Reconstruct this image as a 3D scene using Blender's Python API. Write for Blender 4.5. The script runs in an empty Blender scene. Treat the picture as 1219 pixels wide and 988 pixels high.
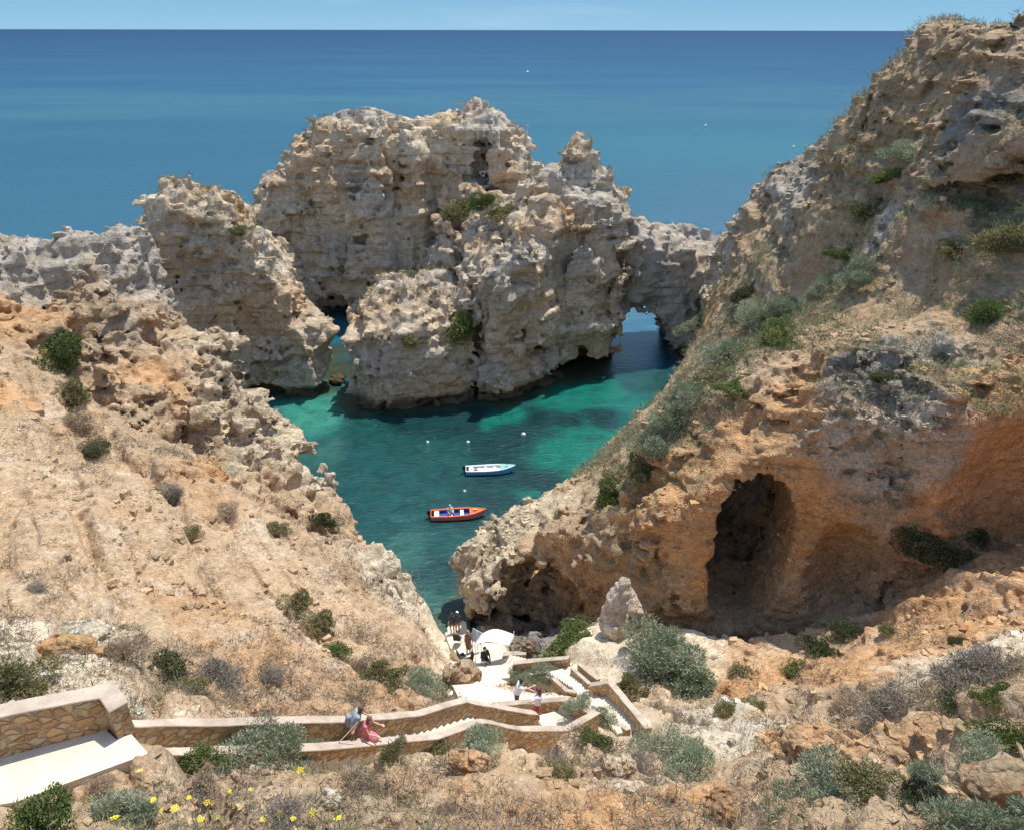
import bpy, bmesh, math, random
import numpy as np
from math import radians as R
from mathutils import Vector, Matrix
from concurrent.futures import ThreadPoolExecutor

# ------------------------------------------------------------------ camera, sky, sun, exposure
S = bpy.context.scene
COL = S.collection
FPX = 950.0; PITCH = math.atan((494 - 36) / FPX); CH = 38.0
cp_, sp_ = math.cos(PITCH), math.sin(PITCH)
cam_d = bpy.data.cameras.new('camera'); cam = bpy.data.objects.new('camera', cam_d); COL.objects.link(cam)
cam.location = (0, 0, CH); cam.rotation_euler = (math.pi / 2 - PITCH, R(-0.1), 0)
cam_d.sensor_width = 36; cam_d.lens = 36 * FPX / 1219
cam_d.clip_start = 0.05; cam_d.clip_end = 200000
S.camera = cam
SUN_AZ, SUN_EL = 36.0, 70.0            # degrees: azimuth to the right of straight ahead (+Y), elevation
W = bpy.data.worlds.new('World'); S.world = W; W.use_nodes = True
wn = W.node_tree; wn.nodes.clear()
wo = wn.nodes.new('ShaderNodeOutputWorld'); wb = wn.nodes.new('ShaderNodeBackground')
sk = wn.nodes.new('ShaderNodeTexSky'); sk.sky_type = 'NISHITA'; sk.sun_disc = False
sk.sun_elevation = R(SUN_EL); sk.sun_rotation = R(SUN_AZ)
sk.altitude = 40; sk.air_density = 1.0; sk.dust_density = 0.6; sk.ozone_density = 1.6
wb.inputs['Strength'].default_value = 0.15
tc = wn.nodes.new('ShaderNodeTexCoord'); sx_ = wn.nodes.new('ShaderNodeSeparateXYZ'); wn.links.new(tc.outputs['Generated'], sx_.inputs[0])
rp = wn.nodes.new('ShaderNodeValToRGB'); wn.links.new(sx_.outputs[2], rp.inputs[0])
e_ = rp.color_ramp.elements; e_[0].position = 0.0; e_[0].color = (1.4, 2.55, 3.5, 1); e_[1].position = .06; e_[1].color = (.85, 1.9, 3.0, 1)
fr = wn.nodes.new('ShaderNodeMapRange'); fr.inputs[1].default_value = .05; fr.inputs[2].default_value = .45; wn.links.new(sx_.outputs[2], fr.inputs[0])
mx = wn.nodes.new('ShaderNodeMix'); mx.data_type = 'RGBA'
wn.links.new(fr.outputs[0], mx.inputs[0]); wn.links.new(rp.outputs[0], mx.inputs[6]); wn.links.new(sk.outputs[0], mx.inputs[7])
mp = wn.nodes.new('ShaderNodeMapping'); mp.inputs['Scale'].default_value = (3, 3, 26); wn.links.new(tc.outputs['Generated'], mp.inputs[0])
cn = wn.nodes.new('ShaderNodeTexNoise'); cn.inputs['Scale'].default_value = 1.6; cn.inputs['Detail'].default_value = 6; wn.links.new(mp.outputs[0], cn.inputs[0])
cr = wn.nodes.new('ShaderNodeMapRange'); cr.inputs[1].default_value = .55; cr.inputs[2].default_value = .78; cr.inputs[4].default_value = .45; wn.links.new(cn.outputs['Fac'], cr.inputs[0])
m2_ = wn.nodes.new('ShaderNodeMix'); m2_.data_type = 'RGBA'; m2_.inputs[7].default_value = (2.2, 3.0, 3.7, 1)
wn.links.new(cr.outputs[0], m2_.inputs[0]); wn.links.new(mx.outputs[2], m2_.inputs[6])
wn.links.new(m2_.outputs[2], wb.inputs['Color']); wn.links.new(wb.outputs[0], wo.inputs['Surface'])
sun_d = bpy.data.lights.new('sun', 'SUN'); sun = bpy.data.objects.new('sun', sun_d); COL.objects.link(sun)
sun_d.energy = 3.45; sun_d.angle = R(0.55); sun_d.color = (1.0, 0.955, 0.88)
sv = Vector((math.sin(R(SUN_AZ)) * math.cos(R(SUN_EL)), math.cos(R(SUN_AZ)) * math.cos(R(SUN_EL)), math.sin(R(SUN_EL))))
sun.rotation_euler = sv.to_track_quat('Z', 'Y').to_euler(); sun.location = (20, 40, 60)
S.view_settings.view_transform = 'Standard'; S.view_settings.look = 'None'
S.view_settings.gamma = 1; S.view_settings.use_curve_mapping = False
S.view_settings.exposure = 0.62
S.render.engine = 'CYCLES'
S.cycles.max_bounces = 5; S.cycles.diffuse_bounces = 3; S.cycles.transparent_max_bounces = 6

# ------------------------------------------------------------------ helpers
def un(u, v, Y=None, z=None, t=None):
    """the world point the photograph shows at pixel (u, v), given its northing, height or distance"""
    a = (494 - v) / FPX; dy = cp_ + a * sp_; dz = -sp_ + a * cp_
    if Y is not None: t = Y / dy
    elif z is not None: t = (z - CH) / dz
    return (t * (u - 609.5) / FPX, t * dy, CH + t * dz)

rng = np.random.RandomState(7)
LAT = rng.rand(64, 64, 64).astype(np.float32).ravel() * 2 - 1

def vnoise(x, y, z):
    xi = np.floor(x); yi = np.floor(y); zi = np.floor(z)
    fx = x - xi; fy = y - yi; fz = z - zi
    fx = fx * fx * (3 - 2 * fx); fy = fy * fy * (3 - 2 * fy); fz = fz * fz * (3 - 2 * fz)
    X = xi.astype(np.int32) & 63; Y = yi.astype(np.int32) & 63; Z = zi.astype(np.int32) & 63
    X1 = ((X + 1) & 63) << 12; Y1 = ((Y + 1) & 63) << 6; Z1 = (Z + 1) & 63
    X = X << 12; Y = Y << 6
    a = LAT[X + Y + Z]; b = LAT[X1 + Y + Z]; c = LAT[X + Y1 + Z]; d = LAT[X1 + Y1 + Z]
    e = LAT[X + Y + Z1]; f = LAT[X1 + Y + Z1]; g = LAT[X + Y1 + Z1]; h = LAT[X1 + Y1 + Z1]
    a = a + (b - a) * fx; c = c + (d - c) * fx; e = e + (f - e) * fx; g = g + (h - g) * fx
    a = a + (c - a) * fy; e = e + (g - e) * fy
    return a + (e - a) * fz

def bnoise(x, y, z, w=.22):
    """blocks with narrow blends between them: joints and beds in the rock"""
    def q(t):
        i = np.floor(t); return i + np.clip((t - i - .5) / w + .5, 0, .9999)
    return vnoise(q(x), q(y), q(z))

def rot(x, y, z, k):
    c, s = math.cos(0.7 * k + .4), math.sin(0.7 * k + .4); c2, s2 = math.cos(0.5 * k + .9), math.sin(0.5 * k + .9)
    x, y = c * x - s * y, s * x + c * y
    y, z = c2 * y - s2 * z, s2 * y + c2 * z
    return x, y, z

def oct_(x, y, z, wl, k):
    a, b, c = rot(x, y, z, k)
    return vnoise(a / wl + 7.3 * k, b / wl + 3.1 * k, c / wl + 1.7 * k)

def smax(a, b, k):
    h = np.clip(0.5 + 0.5 * (a - b) / k, 0, 1)
    return b + (a - b) * h + k * h * (1 - h)

GX0, GY0, GS = -110.0, -30.0, 0.4
GNX, GNY = 551, 451
gx = (GX0 + np.arange(GNX) * GS); gy = (GY0 + np.arange(GNY) * GS)
GXX, GYY = np.meshgrid(gx, gy, indexing='ij'); GXX = GXX.astype(np.float32); GYY = GYY.astype(np.float32)

def lookup(G, x, y):
    a = np.clip((x - GX0) / GS, 0, GNX - 1.001); b = np.clip((y - GY0) / GS, 0, GNY - 1.001)
    i = a.astype(np.int32); j = b.astype(np.int32); a = a - i; b = b - j
    g = G.ravel(); o = i * GNY + j
    return (g[o] * (1 - a) + g[o + GNY] * a) * (1 - b) + (g[o + 1] * (1 - a) + g[o + GNY + 1] * a) * b

def poly_sdf(P, X=None, Y=None):
    X = GXX if X is None else X; Y = GYY if Y is None else Y
    d = np.full(X.shape, 1e9, np.float32); ins = np.zeros(X.shape, bool); n = len(P)
    for i in range(n):
        x0, y0 = P[i]; x1, y1 = P[(i + 1) % n]; ex, ey = x1 - x0, y1 - y0
        t = np.clip(((X - x0) * ex + (Y - y0) * ey) / (ex * ex + ey * ey), 0, 1)
        d = np.minimum(d, np.hypot(X - x0 - t * ex, Y - y0 - t * ey))
        if y0 != y1:
            c = ((y0 > Y) != (y1 > Y)) & (X < (x1 - x0) * (Y - y0) / (y1 - y0) + x0)
            ins ^= c
    return np.where(ins, -d, d).astype(np.float32)

def rbf(points, lam=0.15):
    P = np.array(points, np.float64); n = len(P)
    def ph(r2): return np.where(r2 > 1e-9, 0.5 * r2 * np.log(np.maximum(r2, 1e-9)), 0)
    r2 = (P[:, None, 0] - P[None, :, 0]) ** 2 + (P[:, None, 1] - P[None, :, 1]) ** 2
    A = np.zeros((n + 3, n + 3)); A[:n, :n] = ph(r2) + np.eye(n) * lam * 10
    A[:n, n] = 1; A[:n, n + 1:] = P[:, :2]; A[n, :n] = 1; A[n + 1:, :n] = P[:, :2].T
    w = np.linalg.solve(A, np.concatenate([P[:, 2], np.zeros(3)]))
    out = np.zeros(GXX.shape, np.float64) + w[n] + w[n + 1] * GXX + w[n + 2] * GYY
    for k in range(n):
        out += w[k] * ph((GXX - P[k, 0]) ** 2 + (GYY - P[k, 1]) ** 2)
    return out.astype(np.float32)

def px(L): return [un(u, v, Y=Y) for (u, v, Y) in L]

# ------------------------------------------------------------------ staircase route (u, v, z) -> world
def upx(L): return [un(u, v, z=z) for u, v, z in L]
def offset(P, d, dz):
    out = []
    for i, p in enumerate(P):
        a = P[max(i - 1, 0)]; b = P[min(i + 1, len(P) - 1)]; ex, ey = b[0] - a[0], b[1] - a[1]; L = math.hypot(ex, ey)
        dd = d[i] if isinstance(d, (list, tuple)) else d
        out.append((p[0] + ey / L * dd, p[1] - ex / L * dd, p[2] + dz))
    return out
WALL_HILL = upx([(160,861,22.9),(215,860,22.2),(345,857,21.0),(415,855,20.2),(497,849,18.9),(553,833,17.7),(602,842,16.0),(640,848,14.9)])
LANE = [.75, .75, .75, .75, .85, .9, .9, .9]
WALL_NEAR = offset(WALL_HILL, LANE, -.3)[:-1] + upx([(677,866,14.7),(709,848,14.5),(673,831,14.4),(637,834,13.7),(602,837,12.9),(585,838,12.5)])
PLAT_EDGE = [(-110,975),(-110,890),(-95,884),(117,860),(140,880),(158,874),(178,897),(110,922),(20,955)]
PLAT = upx([(-90,955,23.8),(-90,885,23.8),(112,863,23.75),(142,885,23.6),(157,866,22.9),(178,899,22.6),(120,912,23.6)])
PA = upx([(-90,945,23.9),(40,905,23.85),(130,888,23.7)]) + offset(WALL_HILL, [q * .5 for q in LANE], -.75) + upx([(682,852,13.85)])
PB = [PA[-1]] + upx([(665,842,13.3),(615,838,12.1),(570,828,11.0)])
PC = [PB[-1]] + upx([(545,815,9.8),(590,806,7.6),(585,790,5.6),(570,782,4.0),(552,768,2.4),(545,752,1.4)])
PD = upx([(757,866,13.0),(715,832,11.0),(700,814,10.2),(672,797,8.6),(630,795,7.2),(598,787,5.8)])

# ------------------------------------------------------------------ terrain control points: (u, v, Y)
L_PTS = px([
 (120,275,75),(178,296,74.5),(190,345,74),(215,390,73),(50,290,72),(0,310,68),(160,290,74),(190,350,72),(250,400,70),(290,440,68),(330,480,66),(345,510,63),
 (400,560,55),(430,620,50),(480,670,46),(525,740,42.5),(100,400,62),(60,350,68),(200,470,60),(0,450,52),(260,520,57),(320,540,58),
 (0,600,36),(100,600,36),(200,600,38),(300,600,42),(370,620,46),(300,700,34),(200,700,31),(400,700,37),(450,730,36),(510,790,33),
 (100,690,28),(0,700,26),(100,760,22),(20,800,17),(0,830,15.5),(160,810,18.5),(230,800,21),(300,790,24),(400,790,27),(470,800,28),
 (450,838,22),(350,843,19.5),(240,850,17),
 (860,860,24),(900,820,27.5),(950,860,22),(1000,800,26),(1100,745,27),(1219,700,27),(1219,760,22),(1219,800,18),(1100,850,16),(1000,870,18.5),
 (950,930,13),(1219,988,6.8),(1050,988,8.1),(900,988,9.5),(700,988,9.8),(720,900,16.5),(820,900,18.5),(850,940,14),(400,930,12.3),(500,930,12.6),
 (200,988,8.7),(0,988,8.0),(400,988,9.2),(110,955,10.0),(600,940,12.6),(600,900,16.0),(670,885,18.6),(740,880,20.5),(1180,900,11.5),(1219,860,14),
 (830,830,28),(800,850,25.5),(790,790,30.5),(740,800,30),(700,755,34),(735,740,34.5),(720,770,32.5),(760,845,25.5),(860,800,31),(885,765,32.5),(660,790,33)]) + upx([(-60,965,23.7),(0,956,23.75),(60,941,23.75),(110,932,23.7),(150,914,23.5),(182,903,22.9),(250,893,21.4),(345,890,20.1),(425,884,19.2)]) + px([(870,772,33),(910,778,31.5),(950,782,30.5),(1000,765,29.5)]) + [
 (0,-5,36.4),(0,0,35.2),(-6,0,35.6),(6,0,35.0),(-20,2,33),(-40,15,28),(-60,55,20.5),(-85,30,27),(-80,60,21),(-47,82,15),(-39,80.5,17),(-60,76,18),(-80,70,20),(-58,66,20),(20,5,31),(30,15,28),(40,25,27),(60,20,32),
 (28,24,20.5),(-40,40,20),(-33,25,20),(-20,14,23.5),(-45,60,20),
 (-3.5,43.5,1.3),(-2,42,1.5),(0,40,2.5),(-3,39,2.6),(-1,36.5,4.2),(1.5,37,4.5)]
L_POLY = [(-95,-28),(-95,72),(-62,80),(-48,82),(-40,80),(-33,76.5),(-27,72),(-22,67.5),(-18.5,62),(-15.2,57),(-12.3,51.5),(-9,47.5),(-6.8,45),(-5,44.5),(-3.2,44.3),(-1,43),(1,41),(5,40),(8.8,36.4),(12,34.8),(16.5,34.8),(22,36),(30,36),(60,34),(95,32),(95,-28)]
R_PTS = px([
 (740,520,60),(700,560,54),(650,600,49),(610,630,47.5),(575,665,45.5),(795,450,82),(815,410,88),(840,300,100),(870,260,93),(915,215,86),(960,190,80),(1000,158,72),(1040,138,65),
 (1080,112,61),(1112,88,60),(1170,58,58),(1219,24,55),(900,350,70),(1000,300,62),(850,430,58),(870,380,70),(950,380,52),(800,480,55),(880,490,40),(930,470,40),(780,530,43),(720,610,42.5),(640,650,42.5),
 (580,690,44),(1000,400,42),(1219,330,42),(1219,420,37.5),(1100,370,44),(1050,420,39.5),(1150,250,47.5),(1150,150,50),(1219,100,49),(1080,200,56),(1100,140,55),(1219,180,46),(680,620,44),(830,540,40),
 (1040,290,55),(1120,300,48)]) + [(40,60,34),(60,60,34),(60,100,26),(40,85,26),(35,95,14),(60,40,35),(90,60,34),(34,52,36),(36,46,35.5),(31,101,11),(45,38,35)]
R_POLY = [(-3.6,45.2),(-2.6,43.2),(-.5,41.6),(2.5,40.6),(5,39),(7.5,37.2),(10,36),(13.5,35.4),(17,34.6),(21,33),(25,32),(34,31),(60,29),(95,28),(95,70),(70,92),(48,97),(36,103),(28,104),(26,102),(24,97),(23,92),
 (21,87),(18.5,80),(13.5,72),(9.5,65),(5.5,58.5),(1.5,53),(-1.8,49),(-3.6,47)]
S_PTS = px([(165,285,88),(190,250,89),(230,232,90),(265,243,90),(300,276,89),(312,290,88.5),(330,325,88),(350,360,87.5),(385,402,86.5),(320,300,95),(170,285,98),(230,240,98),(360,370,93),(380,430,84.5),(300,290,85)])+[(-50,90,14),(-20,86,4)]
S_POLY = [(-21.5,86.5),(-23,84.5),(-26,84),(-30,83.6),(-36,83),(-42,84),(-46,90),(-44,98),(-36,103),(-30,101),(-26,95),(-23,90)]
M_PTS = px([(300,255,113),(308,238,114),(330,208,115),(350,190,115),(382,152,116),(430,152,116),(480,150,116),(535,152,117),(550,140,117.5),(575,126,118),(595,138,117),(612,152,116),(627,188,115),(645,230,113),
 (382,152,126),(480,150,126),(560,140,126),(620,190,124),(330,220,124)])
M_POLY = [(-37.5,111),(-39,118),(-33,128),(-20,133),(0,130),(8,124),(8,115),(2,111),(-6,111.5),(-9.5,113.5),(-12,111),(-18,110.5),(-24,111),(-29,112)]
N_PTS = px([(545,345,84.5),(560,328,85.5),(600,300,87.5),(640,262,90.5),(665,225,95),(678,180,97),(690,172,97.5),(700,182,98),(715,212,98),(740,243,99),(760,262,99),(775,285,100),(640,215,101),(655,205,99),(600,240,105),(540,250,106),(500,255,109),(545,290,98),(520,300,104),
 (560,310,93),(700,225,104),(640,240,108)])
N_POLY = [(-5.5,84.5),(-4,82.8),(-1,82.3),(3,85.6),(6,88.5),(10,90.5),(13.2,93.5),(13.9,97),(14,104),(11,109),(4,113),(-8,113),(-12,109),(-9,103),(-6.5,99),(-5.8,92)]
A_PTS = px([(755,275,99),(775,270,100),(800,268,101),(825,282,101),(835,296,100),(850,300,101),(870,290,102),(800,275,106),(760,275,106)])
A_POLY = [(12.6,96),(15,95),(20.5,95.6),(24,97),(28.5,98),(29,105),(22,107),(12,106)]
P_PTS = px([(425,375,85),(440,345,86.5),(460,336,87),(490,330,88),(525,335,88),(543,350,87),(555,390,84.5),(440,350,91),(500,340,92),(545,360,92)])
P_POLY = [(-18.2,85),(-17.8,81.5),(-15.5,80.2),(-11,80),(-7,81.5),(-4.5,83),(-4.6,88),(-7,93),(-13,94),(-17.5,91)]

def carve_path(h):
    """level the hillside under the staircase and its landings"""
    out = h.copy()
    for P, w in ((PA, 1.1), (PB, .9), (PC, 1.1), (PD, 1.0)):
        best = np.full(h.shape, 1e9, np.float32); zz = np.zeros(h.shape, np.float32)
        for (a, b) in zip(P[:-1], P[1:]):
            ex, ey = b[0] - a[0], b[1] - a[1]
            t = np.clip(((GXX - a[0]) * ex + (GYY - a[1]) * ey) / (ex * ex + ey * ey), 0, 1)
            d = np.hypot(GXX - a[0] - t * ex, GYY - a[1] - t * ey)
            m = d < best; best[m] = d[m]; zz[m] = (a[2] + (b[2] - a[2]) * t)[m]
        k = np.clip((best - w) / 1.6, 0, 1); k = k * k * (3 - 2 * k)
        out = np.where(best < w + 1.6, (zz - .35) * (1 - k) + out * k, out)
    d = poly_sdf([un(u, v, z=23.78)[:2] for u, v in PLAT_EDGE]); k = np.clip((d - .35) / 1.3, 0, 1); k = k * k * (3 - 2 * k); k = np.maximum(k, np.clip((GYY - 13.0) / .5, 0, 1) * (d > -.3))
    out = np.where(d < 1.65, np.where(d < -.3, 23.5, 23.91) * (1 - k) + out * k, out)
    return out.astype(np.float32)

def cosgrid(h):
    a, b = np.gradient(h, GS); return (1 / np.sqrt(1 + a * a + b * b)).astype(np.float32)

def rock_noise(x, y, z, rk, dist, strata=1.0, lump=1.0, rill=0.0, joint=0.0):
    """bedded, jointed limestone: broad lumps, beds and blocks with sharp edges, pits; fine layers only where the mesh can carry them"""
    m1 = oct_(x, y, z * 1.2, 9.0, 1); m2 = oct_(x, y, z * 1.4, 4.2, 2)
    m3 = oct_(x, y, z * 1.2, 1.9, 3)
    n = lump * (.7 * m1 + .5 * m2) * (.35 + .65 * rk)
    rl = np.maximum(rk, 0)
    if rill:
        al = (.57 * x - .82 * y) + 1.5 * m2; ac = (.82 * x + .57 * y) + 1.3 * m1
        g1 = np.abs(vnoise(al / 13., ac / 2.6, z * .05)); g2 = np.abs(vnoise(al / 5. + 9, ac / .95, z * .1 + 5))
        n = n + rill * (1 - .6 * np.minimum(rl, 1)) * (rk > -.2) * (.55 * np.maximum(0, 1 - g1 * 4.5) + .20 * np.maximum(0, 1 - g2 * 3.5) + .25 * np.maximum(m3, 0))
    rk = rl
    # warped coordinates for joints and beds
    wx = x + 1.2 * m2 + .35 * m3; wy = y + 1.2 * m1 + .35 * m3; wz = z + .5 * m2 + .5 * m1 + .08 * m3
    c, s_ = .82, .57
    rx = c * wx - s_ * wy; ry = s_ * wx + c * wy
    b1 = bnoise(rx / 3.1, ry / 3.1 + 9, wz / 1.7)
    b2 = bnoise(rx / 1.25 + 5, ry / 1.25, wz / .62 + 3)
    wz2 = z + .35 * m1 + .05 * m3; bed = bnoise(rx / 40., ry / 40., wz2 / .9 + 11, .2) + .5 * bnoise(rx / 25., ry / 25., wz2 / .33 + 5, .35)
    if joint:
        jx = rx + .5 * m3; jy = ry - .4 * m3
        n = n + rk * joint * (.75 * bnoise(jx / 2.6 + 20, jy / 2.6, wz / 11., .16) + .35 * bnoise(jx / .9, jy / .9 + 30, wz / 4.5, .2) + 1.1 * np.maximum(0, .10 - np.abs(vnoise(rx / 6. + 3, ry / 6., z / 30.))) / .10)
    n = n + rk * (.62 * b1 + .36 * b2 + .34 * strata * bed)
    n = n + rk * .12 * (1 - 2.4 * np.abs(m3))
    b3 = bnoise(wx / .5, wy / .5 + 2, wz / .3, .35)
    m4 = oct_(x, y, z, .8, 5)
    b4 = bnoise(rx / .85 + 3, ry / .85, wz / .42 + 8, .15)
    n = n + (.03 + .2 * rk) * b3 + .16 * rk * b4 + (.05 + .07 * rk) * (1 - 2.2 * np.abs(m4))
    k = dist < 75
    if k.any():
        xx, yy, z2 = x[k], y[k], z[k]
        n[k] += (.04 + .05 * rk[k]) * (1 - 2 * np.abs(oct_(xx, yy, z2, .33, 6))) + (.05 + .02 * rk[k]) * np.maximum(bnoise(xx / .3, yy / .3, z2 / .3, .4) - .35, 0) * -2
    k = dist < 28
    if k.any():
        n[k] += (.02 + .02 * rk[k]) * oct_(x[k], y[k], z[k], .13, 7)
    return n

def ell(x, y, z, c, r, ang=0.0):
    X = x - c[0]; Y = y - c[1]; Z = z - c[2]
    if ang: ca, sa = math.cos(ang), math.sin(ang); X, Y = ca * X + sa * Y, -sa * X + ca * Y
    q = np.sqrt((X / r[0]) ** 2 + (Y / r[1]) ** 2 + (Z / r[2]) ** 2)
    return (q - 1) * min(r)

# ------------------------------------------------------------------ surface nets on a lattice that is fine near the camera and coarse far away
STEP = 0.0030
def lattice_world(a, e, r):
    d = np.exp(r); ce = np.cos(e)
    return (np.sin(a) * ce * d).astype(np.float32), (np.cos(a) * ce * d).astype(np.float32), (CH + np.sin(e) * d).astype(np.float32), d.astype(np.float32)

POOL = ThreadPoolExecutor(4)
def peval(F, x, y, z, d, chunk=400000):
    sh = x.shape; x, y, z, d = (q.ravel() for q in (x, y, z, d))
    n = len(x); parts = [(i, min(n, i + chunk)) for i in range(0, n, chunk)]
    out = np.empty(n, np.float32)
    def run(p): out[p[0]:p[1]] = F(x[p[0]:p[1]], y[p[0]:p[1]], z[p[0]:p[1]], d[p[0]:p[1]])
    list(POOL.map(run, parts)); return out.reshape(sh)

def mesh_field(F, a0, a1, e0, e1, d0, d1, step=STEP):
    r0, r1 = math.log(d0), math.log(d1); B = 8; C = 4
    dims = [int(math.ceil((q1 - q0) / (step * B * C))) * C for q0, q1 in ((a0, a1), (e0, e1), (r0, r1))]
    o = np.array([a0, e0, r0])
    def centres(idx, size): return [o[k] + (idx[:, k] + .5) * size for k in range(3)]
    sz = step * B * C
    I = np.stack(np.meshgrid(*[np.arange(q // C) for q in dims], indexing='ij'), -1).reshape(-1, 3)
    x, y, z, d = lattice_world(*centres(I, sz)); v = peval(F, x, y, z, d)
    I = I[np.abs(v) < d * sz * .87 * 1.7 + .6]
    sz = step * B
    sub = np.stack(np.meshgrid(range(C), range(C), range(C), indexing='ij'), -1).reshape(-1, 3)
    I = (I[:, None, :] * C + sub[None]).reshape(-1, 3)
    x, y, z, d = lattice_world(*centres(I, sz)); v = peval(F, x, y, z, d)
    I = I[np.abs(v) < d * sz * .87 * 1.6 + .15]
    k9 = np.stack(np.meshgrid(range(B + 1), range(B + 1), range(B + 1), indexing='ij'), -1)
    N = [q * B + 2 for q in dims]
    vids = []; vpos = []; quads = []
    ND = [q // 1 + 4 for q in dims]; bid = lambda g: (g[:, 0].astype(np.int64) * ND[1] + g[:, 1]) * ND[2] + g[:, 2]
    seen = np.unique(bid(I)); queue = [I[s0:s0 + 4000] for s0 in range(0, len(I), 4000)]; want = []
    while queue or want:
        if not queue:      # follow the surface into neighbouring blocks the first guess left out
            W_ = np.concatenate(want); want = []; W_ = W_[((W_ >= 0) & (W_ < np.array(dims))).all(1)]
            if not len(W_): break
            b_, fi = np.unique(bid(W_), return_index=True); new = ~np.isin(b_, seen); W_ = W_[fi[new]]; seen = np.union1d(seen, b_)
            if not len(W_): break
            queue = [W_[s0:s0 + 4000] for s0 in range(0, len(W_), 4000)]
        J = queue.pop()
        G = J[:, None, None, None, :] * B + k9[None]
        x, y, z, d = lattice_world(o[0] + G[..., 0] * step, o[1] + G[..., 1] * step, o[2] + G[..., 2] * step)
        v = peval(F, x, y, z, d); ins = v < 0
        # keep only blocks that cross
        m = ins.any((1, 2, 3)) & (~ins).any((1, 2, 3))
        G = G[m]; v = v[m]; ins = ins[m]; J = J[m]
        for ax in range(3):
            for sd_, dl in ((0, -1), (B, 1)):
                fc = np.take(ins, sd_, axis=ax + 1).reshape(len(ins), -1); mm = fc.any(1) & (~fc).any(1); K = J[mm].copy(); K[:, ax] += dl; want.append(K)
        if not len(G): continue
        b = len(G); acc = np.zeros((b, B, B, B, 3)); cnt = np.zeros((b, B, B, B))
        cs = [(i, j, k) for i in (0, 1) for j in (0, 1) for k in (0, 1)]
        def corner(A, c): return A[:, c[0]:c[0] + B, c[1]:c[1] + B, c[2]:c[2] + B]
        for ax in range(3):
            for c in cs:
                if c[ax]: continue
                c2 = list(c); c2[ax] = 1; c2 = tuple(c2)
                va, vb = corner(v, c), corner(v, c2); X = (va < 0) != (vb < 0)
                t = np.where(X, va / np.where(X, va - vb, 1), 0)
                for k in range(3):
                    acc[..., k] += X * (c[k] + (t if k == ax else 0))
                cnt += X
        act = cnt > 0
        base = G[:, :B, :B, :B, :]
        pos = (base + acc / np.maximum(cnt, 1)[..., None])[act]
        gid = lambda g: (g[..., 0].astype(np.int64) * N[1] + g[..., 1]) * N[2] + g[..., 2]
        vids.append(gid(base[act])); vpos.append(pos)
        for ax in range(3):
            A = corner(ins, (0, 0, 0)); c = [0, 0, 0]; c[ax] = 1; Bc = corner(ins, tuple(c))
            X = A != Bc
            g = base[X]; flip = A[X]; u, w = (ax + 1) % 3, (ax + 2) % 3
            q = []
            for du, dw in ((0, 0), (1, 0), (1, 1), (0, 1)):
                g2 = g.copy(); g2[:, u] -= du; g2[:, w] -= dw; q.append(gid(g2))
            q = np.stack(q, 1); q[flip] = q[flip][:, ::-1]
            quads.append(q)
    vids = np.concatenate(vids); vpos = np.concatenate(vpos); quads = np.concatenate(quads)
    od = np.argsort(vids); vids = vids[od]; vpos = vpos[od]
    ix = np.searchsorted(vids, quads); ix = np.minimum(ix, len(vids) - 1)
    ok = (vids[ix] == quads).all(1); ix = ix[ok]
    lab = np.arange(len(vids))                     # drop crumbs that float free of the body
    for _ in range(60):
        old = lab.copy(); m = lab[ix].min(1)
        for k in range(4): np.minimum.at(lab, ix[:, k], m); np.minimum.at(lab, old[ix[:, k]], m)
        lab = lab[lab]; lab = lab[lab]
        if (lab == old).all(): break
    cnt = np.bincount(lab, minlength=len(lab)); keep = cnt[lab] > 500 if len(lab) > 20000 else cnt[lab] == cnt.max()
    ix = ix[keep[ix].all(1)]; nw = np.cumsum(keep) - 1; ix = nw[ix]; vpos = vpos[keep]
    x, y, z, d = lattice_world(o[0] + vpos[:, 0] * step, o[1] + vpos[:, 1] * step, o[2] + vpos[:, 2] * step)
    co = np.stack([x, y, z], 1)
    return co, ix

def make_mesh(name, co, quads, mat, color=None, smooth=True):
    me = bpy.data.meshes.new(name)
    me.vertices.add(len(co)); me.vertices.foreach_set('co', co.astype(np.float32).ravel())
    k = quads.shape[1]
    me.loops.add(len(quads) * k); me.loops.foreach_set('vertex_index', quads.astype(np.int32).ravel())
    me.polygons.add(len(quads)); me.polygons.foreach_set('loop_start', np.arange(0, len(quads) * k, k, dtype=np.int32))
    me.polygons.foreach_set('loop_total', np.full(len(quads), k, np.int32))
    me.polygons.foreach_set('use_smooth', np.full(len(quads), smooth))
    me.update(calc_edges=True)
    if color is not None:
        ca = me.color_attributes.new('tint', 'FLOAT_COLOR', 'POINT')
        c4 = np.ones((len(co), 4), np.float32); c4[:, :color.shape[1]] = color; ca.data.foreach_set('color', c4.ravel())
    if mat: me.materials.append(mat)
    ob = bpy.data.objects.new(name, me); COL.objects.link(ob); return ob

def tag(o, label=None, cat=None, group=None, kind=None):
    if label: o['label'] = label
    if cat: o['category'] = cat
    if group: o['group'] = group
    if kind: o['kind'] = kind
    return o

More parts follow.
